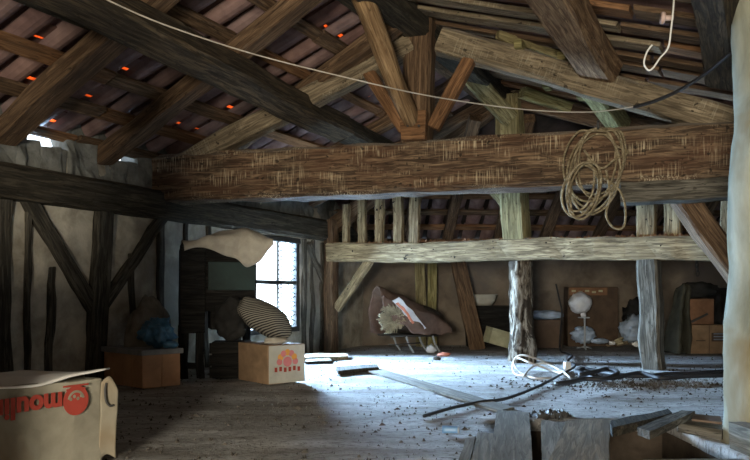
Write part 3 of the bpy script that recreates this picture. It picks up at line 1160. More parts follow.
def plank(name, label, pts, z, th, mat=M_PLANK, cat='plank', group=None):
    """loose board: pts = far-left, far-right, near-right, near-left floor corners (x, y)"""
    zs = z if isinstance(z, (list, tuple)) else [z] * 4
    c = sum((V((p[0], p[1], 0)) for p in pts), V((0, 0, 0))) / 4
    ax = (V((pts[3][0], pts[3][1], 0)) + V((pts[2][0], pts[2][1], 0)) - V((pts[0][0], pts[0][1], 0)) - V((pts[1][0], pts[1][1], 0)))
    mw = basis((c.x, c.y, sum(zs) / 4), ax)
    inv = mw.inverted()
    co = [inv @ V((p[0], p[1], zz)) for p, zz in zip(pts, zs)]
    vs, fs = [], []
    n, m = 8, 3
    sd = rnd.random() * 30
    for s in (1, 0):
        for i in range(n + 1):
            for j in range(m + 1):
                a, b = i / n, j / m
                p = (co[0] * (1 - b) + co[1] * b) * (1 - a) + (co[3] * (1 - b) + co[2] * b) * a
                q = p + noise.noise_vector((p.x * 5 + sd, p.y * 5, s)) * 0.005
                if i in (0, n): q.x += rnd.uniform(-0.008, 0.008)
                vs.append((q.x, q.y, p.z + (th if s else 0) + noise.noise((p.x * 4 + sd, p.y * 9, 0)) * 0.004))
    w = m + 1
    o = (n + 1) * w
    for i in range(n):
        for j in range(m):
            a = i * w + j
            fs.append((a, a + 1, a + w + 1, a + w))
            fs.append((o + a, o + a + w, o + a + w + 1, o + a + 1))
    for i in range(n):
        a, b = i * w, i * w + m
        fs.append((a, a + w, o + a + w, o + a))
        fs.append((b, o + b, o + b + w, b + w))
    for j in range(m):
        a, b = j, n * w + j
        fs.append((a, o + a, o + a + 1, a + 1))
        fs.append((b, b + 1, o + b + 1, o + b))
    ob = mesh(name, vs, fs, mat, None, mw)
    tag(ob, label, cat, group)
    return ob


def pts_px(lst, z=0.03):
    return [tuple(Fl(a, b, z)[:2]) for a, b in lst]


plank('loose_plank', 'grey dusty plank left of the dark slot in the floor', pts_px([(497, 410), (529, 413), (533, 462), (489, 462)]), 0.006, 0.028)
plank('loose_plank', 'narrow plank right of the dark slot, partly under the wide brown board', pts_px([(541, 420), (566, 421), (562, 462), (542, 462)]), 0.004, 0.024)
plank('loose_plank', 'wide brown plank at the edge of the stairwell opening', pts_px([(566, 422), (610, 421), (609, 464), (549, 464)], 0.05), 0.031, 0.028, M_PLANKB)
plank('loose_plank', 'short broken board leaning beside the grey dusty plank', pts_px([(478, 431), (498, 433), (496, 465), (470, 465)]), 0.005, 0.022)
plank('loose_plank', 'thin splintered lath beside the short broken board', pts_px([(466, 437), (476, 434), (468, 465), (455, 465)]), 0.004, 0.016)
plank('loose_plank', 'light grey plank propped across the corner of the stairwell opening', pts_px([(682, 409), (695, 410), (650, 441), (638, 436)], 0.07), [0.035, 0.035, 0.075, 0.075], 0.03, M_GREY)
plank('loose_plank', 'long thin board lying flat across the dusty floor', pts_px([(368, 371), (381, 369), (514, 407), (500, 411)], 0.012), 0.002, 0.012, M_PLANK)
plank('edge_board', 'dark board along the far edge of the stairwell opening', pts_px([(608, 421), (668, 409), (672, 413), (612, 428)], 0.02), -0.02, 0.04, M_DARK)
plank('pale_batten', 'narrow whitish batten beside the limewashed post', pts_px([(677, 424), (681, 420), (724, 427), (722, 432)], 0.04), 0.006, 0.04, M_GREY)
plank('brick_slab', 'flat brown brick lying behind the whitish batten', pts_px([(693, 414), (720, 417), (722, 423), (692, 420)], 0.05), 0.004, 0.05, M_BRICK, 'brick')
plank('stair_tread', 'dim wooden step just below the floor opening', [(0.98, 2.80), (1.355, 2.80), (1.355, 2.55), (0.98, 2.55)], -0.05, 0.04, M_PLANK, 'step')
plank('stair_tread', 'lower wooden step deeper in the floor opening', [(0.60, 3.15), (1.355, 3.15), (1.355, 2.85), (0.60, 2.85)], -0.28, 0.04, M_PLANK, 'step')
plank('wooden_block', 'squared wooden block at the foot of the limewashed post', [(1.375, 2.95), (1.44, 2.95), (1.44, 2.72), (1.375, 2.72)], 0.0, 0.10, M_PLANK, 'block')
plank('dark_stick', 'short dark plank lying alone on the lit dusty floor', pts_px([(336, 367), (377, 364), (379, 367), (338, 371)], 0.03), 0.001, 0.03, M_DARK)
plank('white_board', 'flat whitish board on the floor below the window', pts_px([(303, 354), (347, 353), (348, 356), (300, 358)], 0.03), 0.001, 0.03, M_RAIL)
plank('white_board', 'shorter grey board in front of the whitish board', pts_px([(306, 359), (330, 358), (332, 360.5), (305, 362)], 0.02), 0.001, 0.02, M_GREY)

# ------------------------------------------------------------------ dirt on the floor
vs, fs = [], []


def chip(x, y, s, z=0.0):
    b = len(vs)
    a0 = rnd.random() * 6
    st = rnd.uniform(0.6, 3.0)
    ca, sa = math.cos(a0), math.sin(a0)
    for a in range(4):
        an = a * math.pi / 2 + rnd.uniform(-0.4, 0.4)
        lx, ly = math.cos(an) * s * st, math.sin(an) * s
        vs.append((x + lx * ca - ly * sa, y + lx * sa + ly * ca, z - 0.02))
    vs.append((x + rnd.uniform(-s, s) * 0.3, y, z + s * rnd.uniform(0.15, 0.45)))
    fs.extend([(b, b + 1, b + 4), (b + 1, b + 2, b + 4), (b + 2, b + 3, b + 4), (b + 3, b, b + 4)])


for k in range(2600):
    D = 2.6 + 6.0 * rnd.random() ** 1.3
    px = rnd.uniform(60, 735)
    x = (px - 375) / FPX * D
    if HX0 - 0.05 < x < HX1 + 0.05 and HY0 < D < HY1 + 0.05: continue
    if UD(V((x, D, 0)))[1] < 0.1: continue
    chip(x, D, rnd.uniform(0.004, 0.011) if rnd.random() < 0.93 else rnd.uniform(0.012, 0.022))
for k in range(900):     # swept heap along the right part of the floor and beside the posts
    px = rnd.gauss(640, 55)
    py = rnd.gauss(382, 5)
    if py < 368 or px > 735: continue
    p = Fl(px, py)
    chip(p.x, p.y, rnd.uniform(0.005, 0.016))
dirt = mesh('floor_dirt', vs, fs, M_CHIPD)
tag(dirt, 'crumbs of dirt and plaster strewn over the floor', 'dirt', None, 'stuff')
vs, fs = [], []
for k in range(160):
    p = Fl(rnd.gauss(551, 7), rnd.gauss(415, 1.6))
    if HX0 < p.x < HX1 and p.y < HY1: p.y = HY1 + 0.03
    chip(p.x, p.y, rnd.uniform(0.006, 0.02), 0.02 * rnd.random())
pile = mesh('debris_pile', vs, fs, M_IRON)
tag(pile, 'small heap of dark debris at the end of the narrow plank', 'debris', None, 'stuff')

# ------------------------------------------------------------------ near carton with red lettering
def text_mesh(name, body, size, mw, mat, parent, bold=0.0, shear=0.0, ext=0.0006):
    cu = bpy.data.curves.new(name + '_curve', 'FONT')
    cu.body = body
    cu.size = size
    cu.align_x = 'LEFT'
    cu.extrude = ext
    cu.offset = bold
    cu.shear = shear
    cu.resolution_u = 4
    t = bpy.data.objects.new(name + '_tmp', cu)
    COL.objects.link(t)
    dg = bpy.context.evaluated_depsgraph_get()
    me = bpy.data.meshes.new_from_object(t.evaluated_get(dg))
    bpy.data.objects.remove(t)
    bpy.data.curves.remove(cu)
    me.name = name
    me.materials.clear()
    me.materials.append(mat)
    return link(bpy.data.objects.new(name, me), parent, mw)


def disc_mesh(name, r0, r1, mw, mat, parent, sx=1.0, n=28, a0=0.0, a1=2 * math.pi):
    vs, fs = [], []
    for z in (0.0, 0.0006):
        for i in range(n + 1):
            a = a0 + (a1 - a0) * i / n
            vs.append((math.cos(a) * r1 * sx, math.sin(a) * r1, z))
            vs.append((math.cos(a) * r0 * sx, math.sin(a) * r0, z))
    o = 2 * (n + 1)
    for i in range(n):
        a = 2 * i
        fs += [(a + o, a + 2 + o, a + 3 + o, a + 1 + o), (a, a + 1, a + 3, a + 2), (a, a + 2, a + 2 + o, a + o), (a + 1, a + 1 + o, a + 3 + o, a + 3)]
    return mesh(name, vs, fs, mat, parent, mw)


def carton_frame(corner, xdir, lx, ly, h):
    """matrix for a carton whose front-right bottom corner is `corner`; x runs along the front towards xdir; y into the box"""
    x = V((xdir[0], xdir[1], 0)).normalized()
    y = V((-x.y, x.x, 0))
    return x, y


def face_matrix(o, right, up):
    r, u = V(right).normalized(), V(up).normalized()
    n = r.cross(u)
    o = V(o)
    return M(((r.x, u.x, n.x, o.x), (r.y, u.y, n.y, o.y), (r.z, u.z, n.z, o.z), (0, 0, 0, 1)))


A = V((-0.955, 2.66, 0.0))
xr = V((0.51, 0.86, 0)).normalized()       # along the front face, to the right end
yi = V((-xr.y, xr.x, 0))                   # into the box
LX, LY, LH = 0.72, 0.40, 0.302
c = A - xr * LX / 2 + yi * LY / 2
MB_ = empty('carton', (c.x, c.y, 0), 'large stained white carton with upside-down red lettering', 'carton')
box('carton_body', (LX, LY, LH), basis((c.x, c.y, LH / 2 + 0.002), xr), M_BOXW, MB_, 0.008, 0.012, 5, 0.008)
# dusty folded lid sheet on the top
gr = []
for j in range(4):
    row = []
    for i2 in range(6):
        a, b = i2 / 5, j / 3
        p = A - xr * LX * (1 - a) * 0.98 + yi * (LY * b - 0.012)
        z = LH + 0.012 + 0.008 * math.sin(i2 * 1.7 + j) + (0.012 if i2 == 5 and j == 0 else 0)
        if i2 == 5: p += xr * 0.02
        row.append(V((p.x, p.y, z)))
    gr.append(row)
sheet('lid_flap', gr, M_WHITE, MB_, 4, 0.006, 0.006, 12.0)
# torn side flap with a bent dark string
gr = []
for j in range(4):
    row = []
    for i2 in range(3):
        p = A + xr * (-0.01 + 0.028 * i2) + yi * (-0.006 - 0.01 * i2 + 0.004 * j)
        row.append(V((p.x, p.y, LH - 0.015 - (LH - 0.03) * j / 3 + 0.02 * (i2 == 1) - 0.03 * (i2 == 2) * (j == 0))))
    gr.append(row)
sheet('side_flap', gr, M_BOXW, MB_, 4, 0.006, 0.004, 14.0)
nf = -yi
pt = lambda a, z, o=0.016: A + xr * a + nf * o + V((0, 0, z))
tube('string', [pt(0.005, 0.285), pt(-0.004, 0.26, 0.02), pt(0.0, 0.225, 0.02), pt(0.016, 0.205, 0.02), pt(0.034, 0.205, 0.02)], 0.004, M_IRON, MB_)
# lettering is upside down: right axis points left, up axis points down
o = A - xr * 0.172 + nf * 0.0155 + V((0, 0, LH - 0.030))
mo = text_mesh('red_lettering', 'moulinex', 0.092, face_matrix(o, -xr, (0, 0, -1)), M_RED, MB_, 0.0035)
cl = A - xr * 0.120 + nf * 0.0155 + V((0, 0, LH - 0.062))
lg = disc_mesh('round_logo', 0.0, 0.050, face_matrix(cl, xr, (0, 0, 1)), M_RED, MB_)
disc_mesh('logo_ring', 0.026, 0.034, face_matrix(cl + nf * 0.001, xr, (0, 0, 1)), M_BOXW, lg, 1.0, 24, 0.2, math.pi - 0.2)
for k in range(4):
    disc_mesh('logo_mark', 0.0, 0.006, face_matrix(cl + nf * 0.001 + xr * (0.014 * (k - 1.5)) + V((0, 0, 0.006 + 0.008 * (k % 2))), xr, (0, 0, 1)), M_BOXW, lg, 1.0, 10)
for k, (a, w_) in enumerate(((-0.120, 0.1), (-0.120, 0.075))):
    q = A + xr * a + nf * 0.016 + V((0, 0, LH - 0.012 - 0.012 * k))
    box('logo_bar', (w_, 0.0015, 0.006), basis(q, xr), M_RED, lg, 0)

# ------------------------------------------------------------------ wooden tub with blue plastic bag and a sack behind
C0 = V((-1.45, 4.74, 0))
el = V((-0.73, 0.69, 0)).normalized()
er = V((0.69, 0.73, 0)).normalized()
l1, l2, hh = 0.50, 0.27, 0.24
cc = C0 + el * l1 / 2 + er * l2 / 2
TB = empty('wooden_tub', (cc.x, cc.y, 0), 'orange-brown wooden tub with a dark grey rim against the wall', 'tub')
tw = 0.022
for (p0, dv, ln, nv) in ((C0, el, l1, er), (C0, er, l2, el), (C0 + er * l2, el, l1, -er), (C0 + el * l1, er, l2, -el)):
    nst = max(2, round(ln / 0.12))
    for k in range(nst):
        a = p0 + dv * (ln * (k + 0.5) / nst) + nv * tw / 2
        box('stave', (ln / nst - 0.004, tw, hh - 0.03), basis((a.x, a.y, (hh - 0.03) / 2 + 0.002), dv), M_TUB, TB, 0.004, 0.003, 1)
    a = p0 + dv * ln / 2 + nv * tw * 0.3
    box('rim', (ln + 0.03, tw * 1.9, 0.034), basis((a.x, a.y, hh - 0.014), dv), M_RIM, TB, 0.004)
box('bottom', (l1 - 0.05, l2 - 0.05, 0.02), basis((cc.x, cc.y, 0.05), el), M_TUB, TB, 0.002)
box('lid', (l1 - 0.01, l2 - 0.01, 0.012), basis((cc.x, cc.y, hh - 0.006), el), M_RIM, TB, 0.002)
bg = P(157, 332, 4.93)
BG = lump('plastic_bag', (bg.x, bg.y, 0.345), (0.105, 0.085, 0.095), M_BLUE, None, 0.35, 2.4, 4, 0.243, 0.4)
tag(BG, 'crumpled blue plastic bag on the wooden tub', 'bag')
bg2 = P(170, 342, 4.90)
B2 = lump('plastic_bag', (bg2.x, bg2.y, 0.268), (0.055, 0.05, 0.024), M_BLUE, None, 0.25, 2.4, 3, 0.243, 0.3)
tag(B2, 'small flat blue plastic wad at the rim corner of the wooden tub', 'bag')
sk = on_wall(122, 330, 0.25)
SK = lump('sack', (sk.x, sk.y, 0.22), (0.19, 0.09, 0.37), M_SACKG, None, 0.25, 1.8, 4, 0.0, 0.08, math.pi / 2 - ANG)
tag(SK, 'limp grey-brown sack leaning on the wall behind the tub', 'sack')

# ------------------------------------------------------------------ dark cabinet on legs beside the window
cx = V((-1.105, 5.58, 0))
ca = EU
CB = empty('cabinet', (cx.x, cx.y, 0), 'dark wooden cabinet on legs with a green panel beside the window', 'cabinet')


def cab(a, b, z):      # a to the right along the front, b towards the room
    fr = V((0.96, 0.28, 0)).normalized()
    fb = V((fr.y, -fr.x, 0))
    return cx + fr * a + fb * b + V((0, 0, z))


fr = V((0.96, 0.28, 0)).normalized()
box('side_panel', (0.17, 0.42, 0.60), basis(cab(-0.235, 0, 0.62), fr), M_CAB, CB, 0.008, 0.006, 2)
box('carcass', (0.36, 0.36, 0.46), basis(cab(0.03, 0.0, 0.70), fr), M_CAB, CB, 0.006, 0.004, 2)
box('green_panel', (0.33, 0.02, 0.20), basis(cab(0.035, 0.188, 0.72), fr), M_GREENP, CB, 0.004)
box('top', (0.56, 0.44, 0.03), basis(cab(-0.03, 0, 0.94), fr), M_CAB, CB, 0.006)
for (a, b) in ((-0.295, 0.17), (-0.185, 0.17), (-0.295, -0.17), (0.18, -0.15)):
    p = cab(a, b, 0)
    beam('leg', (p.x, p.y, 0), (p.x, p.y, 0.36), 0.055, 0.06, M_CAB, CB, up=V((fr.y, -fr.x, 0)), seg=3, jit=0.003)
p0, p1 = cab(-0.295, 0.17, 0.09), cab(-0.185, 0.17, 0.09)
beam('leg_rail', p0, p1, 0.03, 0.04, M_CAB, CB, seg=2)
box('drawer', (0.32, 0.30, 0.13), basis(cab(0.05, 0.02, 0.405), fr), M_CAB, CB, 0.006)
# blanket over the top
gb = []
DROP = (0.03, 0.03, 0.05, 0.09, 0.14, 0.20, 0.11, 0.01)
for j in range(6):
    row = []
    for i2 in range(8):
        a, b = -0.30 + 0.62 * i2 / 7, -0.24 + 0.47 * min(j, 4) / 4 + 0.02 * (j == 5)
        z = 0.965 + 0.11 * math.exp(-((a - 0.10) / 0.20) ** 2) * (0.6 + 0.4 * math.cos((j - 2) * 0.7)) + 0.012 * math.sin(i2 * 2.1 + j)
        if j == 4: z -= DROP[i2] * 0.25
        if j == 5: z -= DROP[i2] + 0.03
        row.append(cab(a, b, z))
    gb.append(row)
BL = sheet('blanket', gb, M_BLANKET, None, 5, 0.012, 0.012, 9.0)
tag(BL, 'beige blanket draped over the dark cabinet, one corner hanging down', 'blanket')

# carton with printed flower under the striped sack
C1 = V((-0.698, 4.96, 0))
e1 = V((-0.64, 0.77, 0)).normalized()
e2 = V((0.77, 0.64, 0)).normalized()
a1, a2, h1 = 0.39, 0.29, 0.258
cc = C1 + e1 * a1 / 2 + e2 * a2 / 2
PB = empty('carton', (cc.x, cc.y, 0), 'brown carton with an orange and pink printed flower, in front of the cabinet', 'carton')
box('carton_body', (a1, a2, h1), basis((cc.x, cc.y, h1 / 2 + 0.002), e1), M_CARD, PB, 0.006, 0.006, 3, 0.004)
box('printed_side', (0.006, a2 - 0.01, h1 - 0.01), basis(C1 + e2 * a2 / 2 - e1 * 0.003 + V((0, 0, h1 / 2)), e1), M_CARDW, PB, 0.001)
fn = -e1
fo = C1 + e2 * a2 * 0.50 + fn * 0.0085 + V((0, 0, h1 * 0.56))
for k in range(7):
    an = math.pi * (k / 6.0)
    q = fo + e2 * math.cos(an) * 0.062 + V((0, 0, math.sin(an) * 0.062))
    disc_mesh('petal', 0, 0.022, face_matrix(q, e2, (0, 0, 1)), M_ORP if k % 2 else M_PINK, PB, 1.0, 12)
disc_mesh('flower_heart', 0, 0.034, face_matrix(fo, e2, (0, 0, 1)), M_PINK, PB, 1.0, 16)
for k in range(6):
    q = C1 + e2 * (0.055 + 0.036 * k) + fn * 0.009 + V((0, 0, 0.095 + 0.004 * math.sin(k * 2)))
    box('red_print_mark', (0.0015, 0.020, 0.030), basis(q, e1), M_RED, PB, 0)
# low dark crate left of it
dc = V((-1.02, 5.42, 0))
DCB = empty('crate', (dc.x, dc.y, 0), 'low dark crate between cabinet legs and printed carton', 'crate')
for k in range(3):
    box('slat', (0.27, 0.015, 0.075), basis((dc.x, dc.y - 0.11, 0.045 + 0.085 * k), (1, 0.1)), M_CAB, DCB, 0.003)
box('crate_body', (0.26, 0.20, 0.255), basis((dc.x, dc.y, 0.13), (1, 0.1)), M_CAB, DCB, 0.004)
sp = P(264, 308, 5.16)
ST = lump('striped_sack', (sp.x, sp.y + 0.02, 0.43), (0.215, 0.12, 0.105), M_STRIPE, None, 0.16, 1.6, 4, 0.262, 0.06, -0.2, 1.0, 5.0, 0.55)
tag(ST, 'striped ticking sack slumped on the printed carton', 'sack')
sp = P(232, 312, 5.30)
S2 = lump('dark_sack', (sp.x, sp.y, 0.42), (0.12, 0.10, 0.15), M_COATB, None, 0.3, 1.8, 4, 0.262, 0.12)
tag(S2, 'dark brown sack between striped sack and green panel', 'sack')
sp = P(276, 341, 5.00)
GLV = lump('work_glove', (sp.x, sp.y + 0.02, 0.284), (0.085, 0.05, 0.024), M_BLANKET, None, 0.3, 2.2, 3, 0.262, 0.25, 0.4)
tag(GLV, 'crumpled tan rag on top of the printed carton', 'rag')
GLV.name = 'crumpled_rag'

# ------------------------------------------------------------------ low chair with the covered bundle
q0 = P(404, 330, 7.75)
CH = empty('low_chair', (q0.x, q0.y, 0), 'low metal-legged chair under the brown covered bundle', 'chair')
sx, sy = 0.50, 0.34
zs = 0.17
cax = V((0.93, 0.36, 0)).normalized()
cay = V((-cax.y, cax.x, 0))
cpt = lambda a, b, z: V((q0.x, q0.y, 0)) + cax * a + cay * b + V((0, 0, z))
gr = [[cpt(-0.20 + 0.25 * i2, -0.17 + 0.17 * j, zs + 0.01 * (j == 1)) for i2 in range(3)] for j in range(3)]
sheet('seat', gr, M_SACKD, CH, 3, 0.012, 0.003)
for (a, b, sl) in ((-0.02, -0.17, 0.05), (0.27, -0.17, 0.05), (-0.02, 0.17, 0.05), (0.27, 0.17, 0.05)):
    tube('leg', [cpt(a - sl * 0.6, b, zs), cpt(a, b, zs * 0.5), cpt(a + sl, b, 0.006)], 0.011, M_METAL, CH)
tube('stretcher', [cpt(-0.24, -0.18, 0.085), cpt(0.10, -0.18, 0.10)], 0.007, M_IRON, CH, sm=False)
tube('seat_rail', [cpt(-0.22, -0.17, zs), cpt(0.30, -0.17, zs)], 0.01, M_IRON, CH, sm=False)
tube('seat_rail', [cpt(-0.22, 0.17, zs), cpt(0.30, 0.17, zs)], 0.01, M_IRON, CH, sm=False)
# the bundle: a raked body with straw end, brown cover and a plastic strip
BU = empty('covered_bundle', (q0.x, q0.y, 0.19), 'straw bundle under a brown cover, heaped on the low chair', 'bundle')
lump('bundle_body', cpt(0.06, 0.0, 0.34), (0.33, 0.19, 0.15), M_SACKD, BU, 0.12, 1.6, 4, 0.19, 0.03, math.atan2(cax.y, cax.x))
gc = []
for j in range(9):
    th = math.pi * j / 8
    row = []
    for i2 in range(8):
        t = i2 / 7
        a = -0.30 + 0.74 * t
        top = 0.655 - 0.30 * t ** 1.1 - 0.10 * max(0, t - 0.8) * 5
        hw = 0.20 + 0.05 * math.sin(t * 3.0)
        lo = 0.40 - 0.22 * min(1, t * 2.2) if j == 0 else (0.47 - 0.25 * min(1, t * 2.2) if j == 1 else 0.20)
        z = lo + (top - lo) * (math.sin(th) ** 0.65) if 0 < j < 8 else lo
        row.append(cpt(a, -math.cos(th) * hw, z))
    gc.append(row)
sheet('brown_cover', gc, M_COVERB, BU, 5, 0.012, 0.036, 7.0)
# straw end
vs, fs = [], []
se = cpt(-0.23, -0.22, 0.345)
for k in range(330):
    an = rnd.random() * 6.28
    rr = 0.04 + 0.10 * math.sqrt(rnd.random())
    r2 = rr * rnd.uniform(0.95, 1.2)
    a0 = se + cax * 0.06 + V((0, 0.08, 0)) + cax * math.cos(an) * rr * 0.3 + V((0, 0, math.sin(an) * rr * 0.3))
    a1_ = se + cax * math.cos(an) * r2 + V((0, 0, math.sin(an) * r2 * 0.95)) + V((0, -0.03 * rnd.random(), 0))
    a1_.z = max(a1_.z, 0.195)
    v, f = tube_geo([a0, (a0 + a1_) / 2 + V((0, -0.03, 0.005)), a1_], 0.004, 4)
    b_ = len(vs)
    vs += v
    fs += [tuple(x + b_ for x in g) for g in f]
so = mesh('straw_end', vs, fs, M_STRAW, BU)
so['kind'] = 'stuff'
gs = [[cpt(-0.23 + 0.30 * t / 5, -0.245 - 0.02 * math.sin(t), 0.52 - 0.31 * t / 5) + V((0.035 * s, -0.005 * s, 0.02 * s)) for t in range(6)] for s in range(3)]
st_ = sheet('plastic_strip', gs, M_WRAP, BU, 4, 0.004, 0.012, 16.0)
gs = [[cpt(-0.20 + 0.24 * t / 5, -0.262 - 0.02 * math.sin(t), 0.50 - 0.27 * t / 5) + V((0.010 * s, -0.004, 0.008 * s)) for t in range(6)] for s in range(3)]
sheet('red_stripe', gs, M_PAPERR, BU, 4, 0.004, 0.012, 16.0)
# crumpled papers in front
for (px, py, rx, ry, rz, mt, lb) in ((431, 350, 0.055, 0.04, 0.045, M_WRAP, 'crumpled white paper wad beside the low chair'), (444, 353, 0.06, 0.04, 0.02, M_PAPERR, 'flattened red and white wrapper beside the paper wad'), (437, 357, 0.035, 0.03, 0.018, M_SACKD, 'dark crumpled scrap in front of the paper wad')):
    p = Fl(px, py + 3)
    tag(lump('paper_wad', (p.x, p.y, rz * 0.7), (rx, ry, rz), mt, None, 0.3, 2.5, 3, 0.0, 0.5), lb, 'paper')

# ------------------------------------------------------------------ things along the back wall
def floorbox(name, label, cat, px0, px1, pytop, D, dy, mat, rot=0.0, z0=0.0, flap=False):
    x0, x1 = P(px0, 300, D).x, P(px1, 300, D).x
    zt = P(px0, pytop, D).z
    cxx = (x0 + x1) / 2
    e = empty(name, (cxx, D + dy / 2, z0), label, cat)
    ax = (math.cos(rot), math.sin(rot))
    box(name + '_body', ((x1 - x0), dy, zt - z0), basis((cxx, D + dy / 2, (zt + z0) / 2 + 0.001), ax), mat, e, 0.006, 0.006, 2, 0.004)
    return e, (x0, x1, zt, D)


# standing boards
q = P(421, 300, 8.5)
tag(beam('standing_board', (P(421, 0, 8.5).x, 8.5, 0.0), (P(420.5, 0, 8.5).x, 8.55, 1.02), 0.115, 0.03, M_GREEN, None, up=(0, -1, 0), seg=6, jit=0.004), 'pale greenish board standing upright behind the covered bundle', 'board')
tag(beam('standing_board', (P(432, 0, 8.52).x, 8.52, 0.0), (P(432.5, 0, 8.52).x, 8.57, 0.99), 0.105, 0.03, M_YELLOW, None, up=(0, -1, 0), seg=6, jit=0.004), 'pale yellow board standing beside the greenish board', 'board')
tag(beam('leaning_board', P(478, 350, 8.06), P(455, 250, 8.36), 0.17, 0.035, M_BROWN, None, up=(0, -1, 0.1), seg=6, jit=0.005), 'red-brown board leaning against the back wall behind the rail', 'board')
e, g = floorbox('dark_chest', 'low dark chest against the back wall behind the leaning board', 'chest', 468, 512, 308, 8.42, 0.24, M_CAB)
box('chest_lid', (g[1] - g[0] + 0.02, 0.27, 0.025), basis(((g[0] + g[1]) / 2, 8.54, g[2] + 0.012), (1, 0)), M_CAB, e, 0.004)
q = P(484, 300, 8.5)
vs, fs = [], []
prof = [(0.09, 0.0), (0.13, 0.05), (0.15, 0.115), (0.158, 0.12), (0.150, 0.125), (0.12, 0.05), (0.0, 0.012)]
ns = 20
for (r_, z_) in prof:
    for k in range(ns):
        a = 2 * math.pi * k / ns
        vs.append((r_ * math.cos(a), r_ * 0.72 * math.sin(a), z_))
for i2 in range(len(prof) - 1):
    for k in range(ns):
        fs.append((i2 * ns + k, i2 * ns + (k + 1) % ns, (i2 + 1) * ns + (k + 1) % ns, (i2 + 1) * ns + k))
fs.append(tuple(reversed(range(ns))))
o = mesh('basin', vs, fs, M_CARDW, None, M.Translation((q.x, 8.54, g[2] + 0.026)), True)
tag(o, 'pale shallow basin standing on the dark chest', 'basin')
q = P(497, 330, 8.05)
TN = empty('tilted_carton', (q.x, q.y, 0), 'small yellowish carton tilted on the floor before the dark chest', 'carton')
box('carton_body', (0.23, 0.16, 0.15), M.Translation((q.x, q.y, 0.125)) @ M.Rotation(0.28, 4, 'Y') @ M.Rotation(0.3, 4, 'Z'), M_TIN, TN, 0.005, 0.004, 1)
box('carton_lid', (0.235, 0.165, 0.03), M.Translation((q.x + 0.02, q.y, 0.20)) @ M.Rotation(0.28, 4, 'Y') @ M.Rotation(0.3, 4, 'Z'), M_TIN, TN, 0.003)

e, g = floorbox('carton', 'plain dark carton under the pale blue sack by the worn log post', 'carton', 534, 562, 320, 8.25, 0.30, M_CARD2)
sp = P(547, 314, 8.4)
tag(lump('pale_sack', (sp.x, sp.y, g[2] + 0.05), (0.18, 0.13, 0.055), M_BLUEW, None, 0.2, 2.0, 4, g[2] + 0.002, 0.15), 'pale blue plastic sack lying on the dark carton', 'sack')
e, g = floorbox('carton', 'tall dark carton with a faded printed band behind the wrapped ball', 'carton', 568, 618, 287, 8.50, 0.20, M_CARD2)
box('faded_band', ((g[1] - g[0]) * 0.76, 0.004, 0.085), basis((g[0] + (g[1] - g[0]) * 0.40, 8.488, g[2] - 0.05), (1, 0)), M_COATR, e, 0)
for k in range(5):
    box('pale_print', (0.045, 0.003, 0.022), basis((g[0] + 0.06 + 0.075 * k, 8.4845, g[2] - 0.045 - 0.012 * (k % 2)), (1, 0)), M_TIN, e, 0)
# wrapped ball on a thin stand
q = P(580, 303, 8.1)
WBL = empty('wrapped_ball', (q.x, q.y, 0.36), 'white plastic-wrapped ball on a thin metal stand', 'bundle')
lump('wrap', (q.x, q.y, q.z + 0.0), (0.125, 0.11, 0.115), M_WRAP, WBL, 0.12, 2.0, 4, None, 0.10)
lump('knot', (q.x + 0.03, q.y - 0.02, q.z - 0.125), (0.03, 0.03, 0.03), M_WRAP, WBL, 0.3, 3.0, 2, None, 0.3)
SN = empty('metal_stand', (q.x + 0.05, q.y, 0), 'thin metal stand carrying the wrapped ball', 'stand')
tube('pole', [(q.x + 0.05, q.y, 0.01), (q.x + 0.05, q.y, 0.42)], 0.011, M_METAL, SN, sm=False)
box('plate', (0.10, 0.10, 0.012), basis((q.x + 0.04, q.y, q.z - 0.155), (1, 0)), M_METAL, SN, 0.002)
for an in (0.4, 2.5, 4.6):
    tube('foot', [(q.x + 0.05, q.y, 0.03), (q.x + 0.05 + 0.09 * math.cos(an), q.y + 0.09 * math.sin(an), 0.008)], 0.008, M_METAL, SN, sm=False)
for (px, py, D, rx, ry, rz, mt, lb, nm) in (
        (583, 335, 8.2, 0.12, 0.10, 0.09, M_BLUEW, 'rumpled blue-white bag at the foot of the metal stand', 'plastic_bag'),
        (600, 341, 8.15, 0.10, 0.07, 0.03, M_BLUEW, 'flat pale bag between the stand and the kindling', 'plastic_bag'),
        (636, 330, 8.3, 0.16, 0.12, 0.16, M_BLUEW, 'large pale blue bag behind the squared grey post', 'plastic_bag'),
        (637, 306, 8.55, 0.15, 0.11, 0.16, M_COATB, 'heap of black cloth above the large pale blue bag', 'cloth_heap'),
        (612, 343, 8.0, 0.035, 0.03, 0.02, M_WHITE, 'small white scrap lying by the kindling', 'plastic_scrap'),
        (637, 344, 7.95, 0.05, 0.035, 0.03, M_WHITE, 'torn white scrap before the large pale blue bag', 'plastic_scrap')):
    p = P(px, py, D)
    zz = max(p.z, rz * 0.75)
    zmn = 0.0
    if 'heap of black' in lb:
        zz, zmn = 0.28, 0.0
        rz = 0.27
    tag(lump(nm, (p.x, p.y, zz), (rx, ry, rz), mt, None, 0.28, 2.0, 4, zmn, 0.3), lb, 'bag' if 'bag' in nm else ('scrap' if 'scrap' in nm else 'cloth'))
for k in range(7):
    p = Fl(612 + k * 2.6 + rnd.uniform(-2, 2), 347 + rnd.uniform(-1, 1))
    an = rnd.uniform(-0.9, 0.9)
    dv = V((math.cos(an), math.sin(an) * 0.6, 0)) * 0.07
    z = 0.02 + 0.018 * (k % 4)
    tag(log('kindling_stick', (p.x - dv.x, p.y - dv.y, z), (p.x + dv.x, p.y + dv.y, z + 0.05 * rnd.random()), 0.014, 0.011, M_STRAW if k % 2 else M_OAKP, None, 4, 7, 0.004, 0.006), 'split kindling stick in the small heap by the large pale blue bag', 'stick', 'kindling sticks by the back wall')

